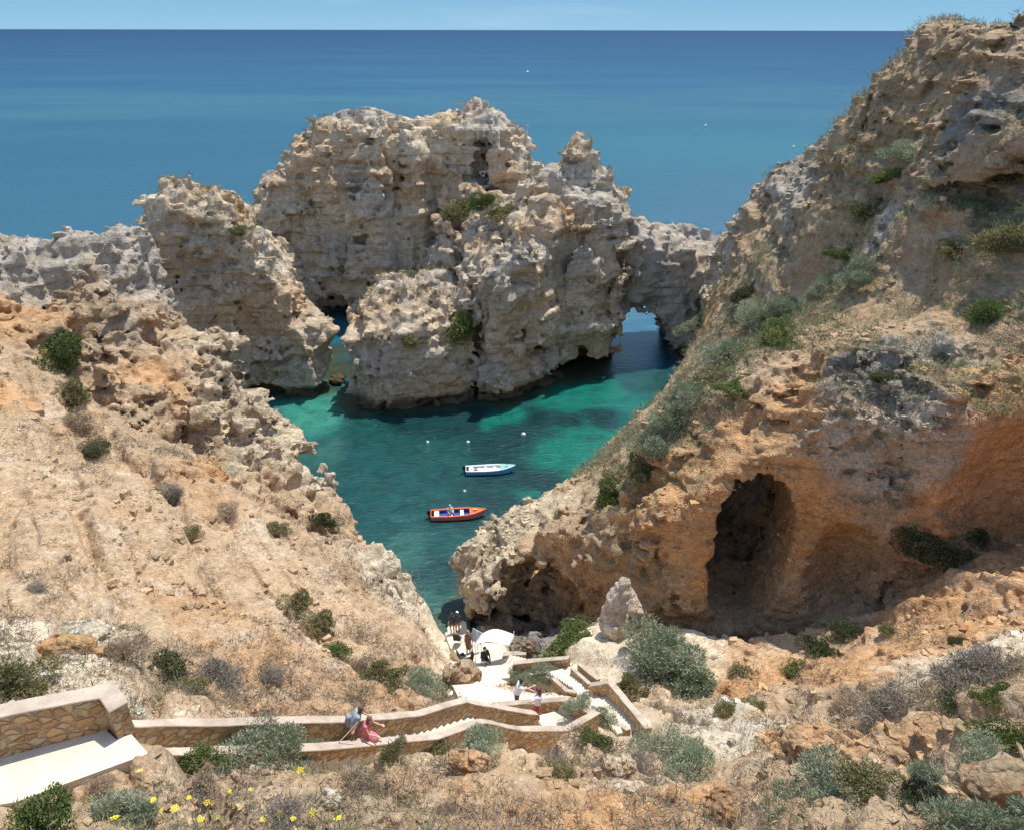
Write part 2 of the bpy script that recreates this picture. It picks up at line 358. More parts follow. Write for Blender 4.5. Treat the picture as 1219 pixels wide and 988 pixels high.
class NT:
    def __init__(s, name):
        s.m = bpy.data.materials.new(name); s.m.use_nodes = True; s.t = s.m.node_tree; s.t.nodes.clear()
        s.out = s.t.nodes.new('ShaderNodeOutputMaterial')
    def n(s, typ, _in=None, **kw):
        nd = s.t.nodes.new('ShaderNode' + typ)
        for k, v in kw.items(): setattr(nd, k, v)
        for k, v in (_in or {}).items():
            if isinstance(v, bpy.types.NodeSocket): s.t.links.new(v, nd.inputs[k])
            else: nd.inputs[k].default_value = v
        return nd
    def math(s, op, a, b=0.0, c=None):
        d = {0: a, 1: b}
        if c is not None: d[2] = c
        return s.n('Math', d, operation=op).outputs[0]
    def noise(s, vec, scale, detail=4, rough=.6, dist=0): return s.n('TexNoise', {'Vector': vec, 'Scale': scale, 'Detail': detail, 'Roughness': rough, 'Distortion': dist}).outputs['Fac']
    def ramp(s, fac, stops):
        r = s.n('ValToRGB', {'Fac': fac}); e = r.color_ramp.elements
        while len(e) < len(stops): e.new(.5)
        for q, (p, c) in zip(e, stops): q.position = p; q.color = (*c, 1) if len(c) == 3 else c
        return r.outputs[0]
    def mix(s, f, a, b, mode='MIX'):
        m = s.n('Mix', data_type='RGBA', blend_type=mode)
        for k, v in ((0, f), (6, a), (7, b)):
            if isinstance(v, bpy.types.NodeSocket): s.t.links.new(v, m.inputs[k])
            else: m.inputs[k].default_value = (*v, 1) if isinstance(v, tuple) and len(v) == 3 else v
        return m.outputs[2]
    def surf(s, sh): s.t.links.new(sh, s.out.inputs['Surface']); return s.m

def flat_mat(name, col, rough=.7, metallic=0, noise=0.12, scale=6.0, bump=0.0):
    n = NT(name); g = n.n('TexCoord').outputs['Object']
    f = n.noise(g, scale, 3)
    c = n.mix(f, tuple(x * (1 - noise) for x in col), tuple(min(1, x * (1 + noise)) for x in col))
    ins = {'Base Color': c, 'Roughness': rough, 'Metallic': metallic}
    if bump: ins['Normal'] = n.n('Bump', {'Height': f, 'Strength': bump, 'Distance': .03}).outputs[0]
    return n.surf(n.n('BsdfPrincipled', ins).outputs[0])

# ---- rock and soil: the vertex tint says which ground it is, the nodes break it up
def rock_material():
    n = NT('rock'); geo = n.n('NewGeometry'); pos = geo.outputs['Position']
    tint = n.n('Attribute', attribute_name='tint').outputs['Color']
    alpha = n.n('Attribute', attribute_name='tint').outputs['Alpha']     # rockiness
    n1 = n.noise(pos, .9, 8, .68, .4); n2 = n.noise(pos, 4.5, 6, .7); n3 = n.noise(pos, 17., 4, .7)
    v = n.math('MULTIPLY_ADD', n1, 1.7, -.35); c = n.mix(v, (.66, .60, .55), (1.38, 1.37, 1.34))
    col = n.mix(1.0, tint, c, 'MULTIPLY')
    sp = n.ramp(n2, [(.30, (.55, .5, .46)), (.47, (1, 1, 1)), (.62, (1.0, 1, 1)), (.75, (1.25, 1.22, 1.2))])
    col = n.mix(.85, col, sp, 'MULTIPLY')
    soil = n.math('SUBTRACT', 1.0, n.math('MINIMUM', n.math('MULTIPLY', alpha, 1.6), 1.0))
    so = n.noise(n.n('Mapping', {'Vector': pos, 'Rotation': (0, 0, -.96), 'Scale': (.35, 1.1, .6)}).outputs[0], .8, 8, .7, .5)
    col = n.mix(n.math('MULTIPLY', soil, n.ramp(so, [(.50, (0, 0, 0)), (.66, (.5, .5, .5))])), col, (.54, .31, .16))
    sp2 = n.noise(pos, .42, 9, .72, .3)
    col = n.mix(n.math('MULTIPLY', soil, n.ramp(sp2, [(.50, (0, 0, 0)), (.66, (.8, .8, .8))])), col, (.68, .58, .44))
    col = n.mix(n.math('MULTIPLY', soil, n.ramp(sp2, [(.28, (.45, .45, .45)), (.40, (0, 0, 0))])), col, (.36, .27, .185))
    # strata seams on the walls
    sx = n.n('SeparateXYZ', {0: pos}); nz = n.n('SeparateXYZ', {0: geo.outputs['Normal']}).outputs[2]
    cz = n.n('CombineXYZ', {0: n.math('MULTIPLY', sx.outputs[0], .10), 1: n.math('MULTIPLY', sx.outputs[1], .10), 2: n.math('MULTIPLY', sx.outputs[2], 1.6)}).outputs[0]
    s1 = n.noise(cz, 1.0, 5, .7, .2); st = n.ramp(s1, [(.36, (.62, .54, .47)), (.44, (1, .98, .96)), (.56, (1, 1, 1)), (.64, (1.22, 1.16, 1.08))])
    wall = n.math('MULTIPLY', n.ramp(nz, [(.25, (1, 1, 1)), (.7, (0, 0, 0))]), alpha)
    col = n.mix(n.math('MULTIPLY', wall, .8), col, st, 'MULTIPLY')
    cap_ = n.math('MULTIPLY', n.ramp(nz, [(.45, (0, 0, 0)), (.8, (1, 1, 1))]), n.math('MULTIPLY', alpha, n.ramp(n.noise(pos, .7, 6, .7), [(.45, (0, 0, 0)), (.60, (.7, .7, .7))])))
    col = n.mix(cap_, col, (.27, .235, .14))
    # dark lichen freckles on bare stone
    vor = n.n('TexVoronoi', {'Vector': pos, 'Scale': 1.9, 'Randomness': 1.0}).outputs['Distance']
    li = n.math('MULTIPLY', n.ramp(n.noise(pos, 2.6, 5, .75), [(.53, (0, 0, 0)), (.63, (1, 1, 1))]), alpha)
    col = n.mix(n.math('MULTIPLY', li, .36), col, (.16, .15, .13))
    peb = n.n('TexVoronoi', {'Vector': pos, 'Scale': 9.0, 'Randomness': 1.0}); pk = n.n('SeparateXYZ', {0: peb.outputs['Color']}).outputs[0]
    pb = n.ramp(pk, [(.0, (.58, .54, .50)), (.28, (.86, .84, .82)), (.7, (1.05, 1.04, 1.02)), (.93, (1.35, 1.34, 1.3))])
    pv = n.ramp(n.noise(pos, .5, 4, .6), [(.38, (.25, .25, .25)), (.62, (1, 1, 1))])
    col = n.mix(n.math('MULTIPLY', pv, .75), col, pb, 'MULTIPLY')
    # weed and wet line by the water
    wet = n.ramp(n.math('MULTIPLY_ADD', n1, -1.6, sx.outputs[2]), [(0.0, (1, 1, 1)), (.7, (0, 0, 0))])
    col = n.mix(n.math('MULTIPLY', wet, .85), col, (.07, .062, .035))
    h = n.math('ADD', n.math('ADD', n.math('MULTIPLY', n2, .55), n.math('MULTIPLY', n3, .3)), n.math('MULTIPLY', peb.outputs['Distance'], -.18))
    crack = n.n('TexVoronoi', {'Vector': n.n('VectorMath', {0: pos, 1: n.n('TexNoise', {'Vector': pos, 'Scale': 2.0, 'Detail': 3}).outputs['Color']}, operation='ADD').outputs[0], 'Scale': 1.3}, feature='DISTANCE_TO_EDGE').outputs['Distance']
    ck = n.ramp(crack, [(0, (0, 0, 0)), (.07, (1, 1, 1))])
    h = n.math('ADD', h, n.math('MULTIPLY', ck, n.math('MULTIPLY', alpha, .12)))
    col = n.mix(n.math('MULTIPLY', alpha, .35), col, n.mix(ck, (.5, .42, .36), (1, 1, 1)), 'MULTIPLY') if False else col
    b = n.n('Bump', {'Height': h, 'Strength': 1.0, 'Distance': .22})
    return n.surf(n.n('BsdfPrincipled', {'Base Color': col, 'Roughness': .93, 'Specular IOR Level': .15, 'Normal': b.outputs[0]}).outputs[0])
ROCK = rock_material()

# ------------------------------------------------------------------ ground colours: (u, v, Y, radius m, r, g, b, rockiness)
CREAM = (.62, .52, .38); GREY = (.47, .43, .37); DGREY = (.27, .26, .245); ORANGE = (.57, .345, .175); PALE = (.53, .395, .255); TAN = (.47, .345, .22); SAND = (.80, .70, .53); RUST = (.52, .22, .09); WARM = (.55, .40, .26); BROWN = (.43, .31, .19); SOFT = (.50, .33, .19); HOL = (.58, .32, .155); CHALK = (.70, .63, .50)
def blobs_to_world(B): return [(un(u, v, Y=Y), r, c, k) for (u, v, Y, r, c, k) in B]
L_BL = [(un(u, v, Y=Y), r, c, k) for (u, v, Y, r, c, k) in [
 (120,290,75,7,GREY,1),(40,310,70,6,GREY,1),(170,330,72,5,GREY,1.5),(100,350,68,4,TAN,1),(130,390,66,4,TAN,1.5),(30,380,62,4,ORANGE,.8),(140,400,66,3,GREY,1),(190,400,69,4,WARM,1),
 (240,440,67,5,CREAM,1.5),(300,480,65,5,CREAM,1.5),(230,420,66,3,ORANGE,.5),(200,450,62,3,ORANGE,.3),(180,500,57,3,WARM,1.5),(240,530,55,3,TAN,1.5),(300,530,57,4,CREAM,1.5),(350,520,60,4,CREAM,1.5),(390,560,56,3,CHALK,1),
 (20,480,50,2.5,ORANGE,.1),(60,430,55,3,TAN,.3),(80,500,48,5,TAN,.2),(20,540,42,6,PALE,.1),(100,560,40,6,PALE,.15),(200,560,44,3,SOFT,.5),(270,560,48,2,ORANGE,.7),(250,600,40,3,SOFT,.2),(150,620,34,7,PALE,.15),
 (50,650,30,6,PALE,.1),(330,600,45,3,WARM,.8),(400,620,47,4,WARM,.7),(450,670,44,3,CHALK,.7),(500,720,41,2,CHALK,.5),(380,660,40,4,TAN,.2),(300,660,36,5,PALE,.1),(250,700,31,3,SOFT,.15),(150,720,26,5,PALE,.1),(60,760,21,3,SAND,.1),(90,755,21.5,2,CHALK,.1),
 (400,730,33,5,WARM,.1),(320,760,27,2.5,SOFT,.1),(470,760,32,4,TAN,.2),(510,800,31,3,ORANGE,.2),(430,810,25,2.5,SOFT,.2),(200,800,20,3,TAN,.1),(100,820,18,3,SAND,.1),(20,800,17,3,SAND,.1),(300,830,20.5,2,SOFT,.2),
 (720,770,32.5,4.5,SAND,.05),(700,745,35,2.5,SAND,.1),(800,820,28,2.5,PALE,.1),(850,840,25.5,2,CHALK,.4),(870,880,21.5,2,CHALK,.4),(600,900,15.5,3,PALE,.2),(640,930,12.6,1.5,SOFT,.2),(540,935,11.5,1.5,SOFT,.2),(500,900,14.5,2,PALE,.4),(450,930,11.2,2,PALE,.2),(740,920,14.5,1.4,CHALK,.35),(700,960,11,2,ORANGE,.2),(800,940,14,2,PALE,.15),(860,960,11.5,.8,ORANGE,.4),
 (930,840,24.5,3,PALE,.3),(1000,800,26,3,ORANGE,.2),(1100,750,26.8,3,ORANGE,.2),(1200,700,27,3,ORANGE,.2),(900,800,29,2.5,ORANGE,.3),(1150,770,22.5,2.5,SAND,.2),(1040,830,20.5,2,PALE,.2),(960,870,19.5,1.6,ORANGE,.5),(1100,850,16,3,TAN,.1),(1180,820,17,2.5,BROWN,.1),(1050,890,14.5,1.4,ORANGE,.4),(940,960,10.5,1.6,ORANGE,.3),(1000,960,10,1.8,PALE,.2),(1080,930,11.5,1.6,PALE,.3),(1170,920,10.5,2,WARM,.2),(1205,930,9.6,.8,ORANGE,.6),(1219,988,6.8,1.5,TAN,.1),(1120,980,8.3,1.2,PALE,.5),
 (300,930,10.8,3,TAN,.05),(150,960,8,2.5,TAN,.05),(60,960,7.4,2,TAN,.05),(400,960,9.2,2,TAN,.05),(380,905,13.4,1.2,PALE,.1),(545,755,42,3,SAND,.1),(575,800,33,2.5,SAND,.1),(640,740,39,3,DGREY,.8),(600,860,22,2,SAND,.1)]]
R_BL = [(un(u, v, Y=Y), r, c, k) for (u, v, Y, r, c, k) in [
 (600,660,45,3,CREAM,1),(650,620,47,2.5,CREAM,.9),(700,640,43,2.5,TAN,1),(740,620,42,2,CREAM,1),(780,560,43,2,CREAM,1),(700,700,40.5,3,ORANGE,1),(760,680,38,3,TAN,1),(800,600,39.5,3,ORANGE,1),(820,680,36.5,3,ORANGE,.9),(870,560,37.5,3,ORANGE,.9),(640,680,42,2,BROWN,1),
 (760,520,52,4,TAN,.3),(700,570,50,3,TAN,.3),(820,450,57,4,TAN,.2),(880,400,62,5,TAN,.2),(850,470,48,4,TAN,.4),(930,430,48,3,TAN,.3),(930,420,43,2.5,WARM,.6),(960,440,40,2.5,ORANGE,.9),(990,480,38,3,ORANGE,.9),(1000,340,58,5,BROWN,.2),(880,340,74,5,TAN,.4),(900,300,80,5,BROWN,.4),(860,290,90,4,CREAM,1),(880,270,88,3,GREY,1),(960,230,76,5,GREY,.9),(930,290,76,4,TAN,.4),
 (1000,180,68,5,TAN,.7),(1040,130,62,4,BROWN,.7),(1060,180,58,3,TAN,.7),(1100,90,56,4,TAN,.8),(1120,60,54,3,BROWN,.8),(1180,60,47,4,TAN,.9),(1100,200,55,4,TAN,.8),(1140,160,50,3,DGREY,1),(1150,210,48.5,3,TAN,1),(1200,150,45,3,WARM,1),(1080,270,54,3,GREY,.7),(1100,300,50,4,BROWN,.2),(1180,300,44,3,BROWN,.2),(1050,350,47,4,BROWN,.2),(1150,370,42,3,BROWN,.3),(1219,350,41,3,BROWN,.2),(840,360,80,4,ORANGE,.4),(830,400,75,4,TAN,.3),
 (1040,440,38,2.6,DGREY,1),(1080,480,36.5,2.6,DGREY,1),(1050,520,35.5,2.6,GREY,1),(1080,560,34.6,2.6,GREY,1),(1010,540,35.6,2,GREY,1),(1120,420,38.5,2,GREY,1),(1180,440,36,3,ORANGE,.8),(1200,560,32.5,4,HOL,.5),(1150,600,33,3,HOL,.5),(950,580,36,2,ORANGE,.9),(1000,640,34,2.5,ORANGE,.8),(930,640,36,3,ORANGE,.8),(1080,640,33,3,TAN,.5),(1000,720,32.5,3,WARM,.5),(950,760,32,3,TAN,.5),(1150,680,31,3,ORANGE,.4),(880,790,34,4,BROWN,.7),(900,700,40,5,BROWN,.9)]]

def tint_fn(B):
    C = np.array([b[0] for b in B], np.float32); Rr = np.array([b[1] for b in B], np.float32)
    K = np.array([(*b[2], b[3]) for b in B], np.float32)
    def f(co):
        x, y, z = co[:, 0], co[:, 1], co[:, 2]
        w = 1.2 * oct_(x, y, z, 4, 11); w2 = 1.2 * oct_(x, y, z, 4, 12); w3 = .7 * oct_(x, y, z, 1.2, 13) + .35 * oct_(x, y, z, .4, 17)
        x = x + w + w3; y = y + w2 - w3; z = z + w - w2
        acc = np.zeros((len(x), 4), np.float32); ws = np.full(len(x), 1e-9, np.float32)
        for i in range(len(C)):
            q = ((x - C[i, 0]) ** 2 + (y - C[i, 1]) ** 2 + (z - C[i, 2]) ** 2) / (Rr[i] ** 2)
            wt = 1 / (q * q * q + .02); acc += wt[:, None] * K[i]; ws += wt
        return acc / ws[:, None]
    return f
def stack_tint(co, base=(.71, .61, .46), grey=(.55, .51, .44), warm=(.62, .46, .30)):
    x, y, z = co[:, 0], co[:, 1], co[:, 2]
    a = np.clip(.5 + 1.3 * oct_(x, y, z * 2.2, 9, 14), 0, 1)[:, None]; b = np.clip(.3 + 1.1 * oct_(x, y, z * 1.6, 5, 15), 0, 1)[:, None]
    c = np.array(base) * (1 - a) + np.array(warm) * a; c = c * (1 - b) + np.array(grey) * b
    g = np.clip((oct_(x, y, z, 3.2, 16) - .15) * 3, 0, 1)[:, None] * .0
    return np.concatenate([c, np.ones((len(x), 1))], 1).astype(np.float32)

# ------------------------------------------------------------------ bodies
def body(pts, poly, taper=.12, kblend=1.2, rk=1.0, strata=1.0, blobs=None, cuts=None, carve=False, notch=1.0, lam=.15, foot=0.0, namp=1.0, calm=None, top=None, lump=1.0, rill=0.0, joint=0.0, jag=0.0):
    H = rbf(pts, lam)
    if top is not None: H = np.where(H > top - 1, top - np.exp(-(H - top + 1).clip(0, 9)), H).astype(np.float32)
    if carve: H = carve_path(H)
    Cg = cosgrid(H); D = poly_sdf(poly)
    if blobs is not None:   # rockiness on the plan grid, from the ground colours
        co = np.stack([GXX.ravel(), GYY.ravel(), H.ravel()], 1); RK = tint_fn(blobs)(co)[:, 3].reshape(GXX.shape)
        if carve:
            for P in (PA, PB, PC, PD):
                for a, b in zip(P[:-1], P[1:]):
                    ex, ey = b[0] - a[0], b[1] - a[1]
                    t = np.clip(((GXX - a[0]) * ex + (GYY - a[1]) * ey) / (ex * ex + ey * ey), 0, 1)
                    d = np.hypot(GXX - a[0] - t * ex, GYY - a[1] - t * ey)
                    RK = np.where(d < 2.8, -.28 * np.clip((2.8 - d), 0, 1) + RK * np.clip(d - 1.8, 0, 1), RK)
        if carve: RK = np.where(poly_sdf([un(u, v, z=23.78)[:2] for u, v in PLAT_EDGE]) < 1.3, -.45, RK)
        RK = RK.astype(np.float32)
    else: RK = None
    def F(x, y, z, d):
        dp = lookup(D, x, y) + foot; h = lookup(H, x, y); c = lookup(Cg, x, y)
        side = dp + taper * np.maximum(z, 0) + notch * np.exp(-((z - .3) / .9) ** 2)
        r = lookup(RK, x, y) if RK is not None else np.full_like(x, rk)
        if RK is not None: r = np.maximum(r, np.clip((h - z) / 4 - .2, 0, .8))
        if calm is not None: r = r * calm(x, y, z)
        if jag: h = h + jag * np.clip(r, 0, 1) * np.clip(d / 34, .3, 1) * (1.0 * bnoise(x / 1.6 + 5, y / 1.6, x * 0, .5) + .6 * vnoise(x / .7, y / .7 + 8, x * 0) + .9 * vnoise(x / 4., y / 4., x * 0 + 5))
        v = smax(side, (z - h) * c, kblend)
        if cuts is not None: v = cuts(x, y, z, v)
        nb = np.abs(v) < 3.2
        if nb.any():
            v[nb] += namp * rock_noise(x[nb], y[nb], z[nb], r[nb], d[nb], strata, lump, rill, joint) * np.clip((3.2 - np.abs(v[nb])) / .8, 0, 1) 
        return v - .15 * np.maximum(r, 0)
    return F

def sub(v, c, k=.5): return smax(v, -c, k)
def calm_R(x, y, z):
    q = ((x - 14.5) / 6.0) ** 2 + ((y - 36) / 7) ** 2 + ((z - 12.5) / 6.5) ** 2
    q2 = ((x - 26) / 6.5) ** 2 + ((y - 32) / 6) ** 2 + ((z - 17.5) / 6) ** 2
    return .16 + .84 * np.clip((np.minimum(q, q2) - .75) * 2.2, 0, 1)
def cuts_R(x, y, z, v):
    v = sub(v, ell(x, y, z, (14.2, 32.9, 13.2), (5.2, 3.8, 5.5), -.15), .15)       # the alcove round it
    v = sub(v, ell(x, y, z, (17.9, 34.6, 11.6), (2.2, 2.4, 3.3)), .25)
    v = sub(v, ell(x, y, z, (13.5, 39.5, 13.0), (2.5, 8.0, 4.2), -.05), .15)      # the tall dark cave
    v = sub(v, ell(x, y, z, (13.0, 39.0, 10.3), (2.0, 8.0, 3.6), -.05), .25)
    v = sub(v, ell(x, y, z, (13.0, 46, 11.0), (4.2, 7, 5.4)), .6)
    v = sub(v, ell(x, y, z, (25.5, 31.3, 17.6), (5.4, 4.0, 5.0)), .6)              # red hollow on the right
    v = sub(v, ell(x, y, z, (1.7, 41.6, 4.3), (3.6, 6.2, 3.5), .2), .12)           # low cave by the beach
    v = sub(v, ell(x, y, z, (-1.6, 44.9, .6), (1.4, 6.0, 2.5), -.5), .2)          # small sea arch at the toe
    v = sub(v, ell(x, y, z, (27.3, 48.0, 29.9), (2.3, 2.4, 1.2)), .3)              # hollow high in the crag
    return v
def cuts_M(x, y, z, v):
    v = sub(v, ell(x, y, z, (-25.5, 110, .2), (3.8, 6, 3.1)), .5)
    v = sub(v, ell(x, y, z, (-15.5, 110.5, 20.5), (1.0, 3, 5)), .6)
    v = sub(v, ell(x, y, z, (-4.0, 112.0, 20.5), (.8, 3, 2.2)), .4)
    v = sub(v, ell(x, y, z, (-25, 108.5, 7), (9, 2.6, 5)), 1.2)
    return v
def arch_cut(x, y, z, v):
    q = np.sqrt(((x - 16.8 - .04 * (y - 98)) / 4.6) ** 2 + (np.maximum(z + .4, 0) / 7.6) ** 2)
    return sub(v, np.maximum((q - 1) * 3.6, 93.5 - y), .4)
def cuts_N(x, y, z, v):
    v = sub(v, ell(x, y, z, (9.8, 91.5, .2), (5.6, 5.2, 3.3), .5), .5)
    v = sub(v, ell(x, y, z, (12.6, 94.6, 12.8), (1.6, 1.8, 3.6)), .6)
    v = sub(v, ell(x, y, z, (13.3, 97, 5.2), (1.2, 3.0, 1.3)), .4)
    v = sub(v, ell(x, y, z, (3.2, 87.4, 8.5), (.5, 2.2, 2.6)), .4)
    v = sub(v, ell(x, y, z, (-7.4, 95, 9), (1.3, 11, 6.5), -.1), .6)
    v = sub(v, ell(x, y, z, (-4.6, 84.5, 6), (1.0, 2.6, 9)), .5)
    return arch_cut(x, y, z, v)
def cuts_A(x, y, z, v): return arch_cut(x, y, z, v)

BODIES = {}
def build_body(name, F, rng_, tintf, step=STEP):
    co, q = mesh_field(F, *rng_, step=step); t = tintf(co)
    ob = make_mesh(name, co, q, ROCK, t, smooth=False); BODIES[name] = ob
    print(name, len(co)); return ob
import time as _t; T0 = _t.time()
AZ = .93
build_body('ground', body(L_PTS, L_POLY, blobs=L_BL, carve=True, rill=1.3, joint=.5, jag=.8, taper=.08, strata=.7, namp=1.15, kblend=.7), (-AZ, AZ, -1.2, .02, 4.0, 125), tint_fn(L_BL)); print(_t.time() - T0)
tag(BODIES['ground'], kind='structure')
build_body('cliff', body(R_PTS, R_POLY, blobs=R_BL, cuts=cuts_R, calm=calm_R, top=38.4, kblend=.7, taper=.06, strata=.6, joint=.5, jag=.4), (-.2, AZ, -.8, .2, 26, 140), tint_fn(R_BL)); print(_t.time() - T0)
tag(BODIES['cliff'], kind='structure')
o = build_body('sea_stack', body(S_PTS, S_POLY, kblend=.5, taper=.08, foot=-.5, strata=.85, lump=.85, joint=1., jag=1.0), (-.62, -.15, -.5, 0, 82, 118), stack_tint)
tag(o, 'tall limestone stack on the left, its right edge sloping down to the water channel', 'rock')
o = build_body('rocky_islet', body(M_PTS, M_POLY, kblend=.4, taper=.04, foot=-.6, lam=.02, strata=1.05, lump=.75, joint=1., jag=.7, cuts=cuts_M), (-.36, .12, -.45, 0, 108, 145), stack_tint)
tag(o, 'largest flat-topped limestone islet at the back with a dark sea cave at its foot', 'rock')
o = build_body('rock_pinnacle', body(N_PTS, N_POLY, kblend=.4, taper=.07, foot=-.5, lam=.02, strata=.9, lump=.85, joint=1., jag=.9, cuts=cuts_N), (-.16, .2, -.5, 0, 82, 125), stack_tint)
tag(o, 'ragged limestone mass with a pointed pinnacle beside the sea arch', 'rock')
o = build_body('sea_arch', body(A_PTS, A_POLY, taper=.02, cuts=cuts_A, namp=.8, foot=-.5, strata=.5, joint=.7, jag=.6), (.1, .32, -.5, 0, 92, 120), lambda co: stack_tint(co, (.55, .5, .43), (.42, .41, .40), (.5, .42, .34)))
tag(o, 'pale grey natural rock arch over turquoise water joining the headland', 'rock')
o = build_body('sea_rock', body(P_PTS, P_POLY, kblend=.5, taper=.10, foot=-.1, strata=.8, lump=.85, joint=.8, jag=.7), (-.24, -.02, -.5, -.1, 80, 102), lambda co: stack_tint(co, (.66, .57, .44), (.52, .47, .40), (.58, .45, .31)))
tag(o, 'rounded pale limestone rock in front of the islet, rising from the cove', 'rock')
print('bodies', _t.time() - T0)

# ------------------------------------------------------------------ water
def water():
    def axis(lo, hi, fine, far, n):
        mid = np.arange(lo, hi, fine); g = np.geomspace(fine, far, n)
        return np.concatenate([(lo - g)[::-1], mid, hi + g])
    xs = axis(-60, 60, .6, 90000, 60); ys = axis(20, 160, .6, 120000, 60)
    X, Y = np.meshgrid(xs, ys, indexing='ij'); nx, ny = X.shape
    co = np.stack([X.ravel(), Y.ravel(), np.zeros(X.size)], 1)
    i = np.arange(nx - 1)[:, None] * ny + np.arange(ny - 1)[None]
    q = np.stack([i, i + ny, i + ny + 1, i + 1], -1).reshape(-1, 4)
    # sea-bed colours seen through the water, (u, v, radius, colour)
    DT = (.006, .058, .055); TE = (.001, .125, .095); LT = (.035, .20, .15); DK = (.003, .034, .037); GR = (.022, .095, .080); OL = (.04, .055, .03); OP = (.006, .11, .19)
    B = [(380,490,3.5,LT),(355,480,2,LT),(430,480,3,GR),(410,440,2.5,OL),(395,420,2.5,OL),(400,385,4,OP),(450,520,4,DT),(400,540,3,GR),(440,560,4,DT),(500,500,4,DK),(560,500,4,DK),(520,545,4,DT),(600,540,4,DK),(640,500,4,DK),
         (660,475,5,TE),(720,465,4,TE),(600,495,2.5,TE),(760,450,4,DT),(700,440,3,DK),(740,520,3,TE),(690,540,3,TE),(660,560,2.5,TE),(680,510,2,DK),(720,500,2,DK),(640,570,3,DK),(580,590,4,DK),(540,590,3,DT),(470,600,4,DT),(620,590,2,TE),(560,640,3,DT),(480,640,3,GR),(520,680,3,DK),(520,700,2.5,GR),(540,660,2.5,DT),(545,720,2,LT),(530,725,2,LT),(570,735,2,LT),(500,670,2,GR),(450,620,3,DT),
         (760,405,8,OP),(500,250,60,OP),(480,490,2.5,DK),(440,500,3,DT),(620,475,2.5,DK)]
    C = [(un(u, v, z=0), r, c) for u, v, r, c in B]
    sel = (np.abs(co[:, 0]) < 400) & (co[:, 1] < 600) & (co[:, 1] > -100)
    c = np.zeros((len(co), 4), np.float32); c[:] = (.006, .115, .2, 0)
    k = co[sel]; x = k[:, 0] + 2.0 * oct_(k[:, 0], k[:, 1], k[:, 0] * 0, 5, 21) + .9 * oct_(k[:, 0], k[:, 1], k[:, 0] * 0, 1.8, 22); y = k[:, 1] + 2.0 * oct_(k[:, 0], k[:, 1], k[:, 0] * 0, 5, 23) + .9 * oct_(k[:, 0], k[:, 1], k[:, 0] * 0, 1.8, 24)
    acc = np.zeros((len(k), 3)); ws = np.full(len(k), 1e-9)
    for (p, r, cc) in C:
        w = 1 / ((((x - p[0]) ** 2 + (y - p[1]) ** 2) / r ** 2) ** 3 + .03); acc += w[:, None] * np.array(cc); ws += w
    acc /= ws[:, None]
    f = np.clip((k[:, 1] - 98) / 22, 0, 1)[:, None]; f = np.maximum(f, np.clip((-k[:, 0] - 26) / 10, 0, 1)[:, None])
    c[sel, :3] = acc * (1 - f) + np.array((.006, .115, .2)) * f; c[sel, 3] = 1 - f[:, 0]
    px_, py_ = co[sel][:, 0], co[sel][:, 1]; dm = np.full(len(px_), 99., np.float32)
    for PL in (L_POLY, R_POLY, S_POLY, M_POLY, N_POLY, P_POLY): dm = np.minimum(dm, poly_sdf(PL, px_, py_))
    dm = dm + .9 * oct_(px_, py_, px_ * 0, 2.2, 41) + .4 * oct_(px_, py_, px_ * 0, .9, 42)
    fr_ = np.clip(1 - (dm - .8) / 1.2, 0, .8)[:, None]; c[sel, :3] = c[sel, :3] * (1 - fr_) + np.array((.045, .065, .035)) * fr_
    n = NT('sea_water'); geo = n.n('NewGeometry'); pos = geo.outputs['Position']
    at = n.n('Attribute', attribute_name='tint'); col = at.outputs['Color']; near = at.outputs['Alpha']
    s = n.n('SeparateXYZ', {0: pos})
    dist = n.math('SQRT', n.math('ADD', n.math('MULTIPLY', s.outputs[0], s.outputs[0]), n.math('MULTIPLY', s.outputs[1], s.outputs[1])))
    ld = n.math('LOGARITHM', n.math('MAXIMUM', dist, 10.), 10.)
    # deep-water colour changes offshore (depth and bottom), long streaks of current
    wv = n.n('CombineXYZ', {0: n.math('MULTIPLY', s.outputs[0], .35), 1: s.outputs[1], 2: 0.0}).outputs[0]
    sw = n.noise(wv, .006, 5, .62); sw2 = n.noise(wv, .03, 4, .6)
    ld2 = n.math('ADD', ld, n.math('MULTIPLY_ADD', sw, .9, -.45))
    off = n.ramp(n.math('MULTIPLY', n.math('SUBTRACT', ld2, 2.0), 1 / 2.2), [(.0, (.030, .105, .15)), (.12, (.028, .105, .155)), (.24, (.022, .092, .145)), (.31, (.034, .115, .16)), (.39, (.020, .085, .15)), (.6, (.012, .060, .125)), (.95, (.008, .042, .105))])
    gx2 = n.math('POWER', n.math('DIVIDE', n.math('SUBTRACT', s.outputs[0], 85.), 120.), 2.0); gy2 = n.math('POWER', n.math('DIVIDE', n.math('SUBTRACT', s.outputs[1], 300.), 75.), 2.0)
    gg = n.math('MULTIPLY', n.math('EXPONENT', n.math('MULTIPLY', n.math('ADD', gx2, gy2), -1.0)), n.math('MULTIPLY_ADD', sw2, 1.0, .1))
    off = n.mix(n.math('MULTIPLY', gg, .6), off, (.03, .18, .20))
    off = n.mix(n.math('MULTIPLY_ADD', sw2, 1.0, -.3), off, n.mix(1., off, (.72, .78, .82), 'MULTIPLY'))
    base = n.mix(near, off, col)
    patch = n.noise(pos, .55, 7, .72, .6); pm = n.ramp(patch, [(.35, (.62, .66, .68)), (.5, (1, 1, 1)), (.68, (1.35, 1.3, 1.2))])
    base = n.mix(near, base, n.mix(1., base, pm, 'MULTIPLY'))
    w1 = n.noise(n.n('Mapping', {'Vector': pos, 'Rotation': (0, 0, .4), 'Scale': (.8, 2.1, 1)}).outputs[0], 1.3, 5, .66, .3)
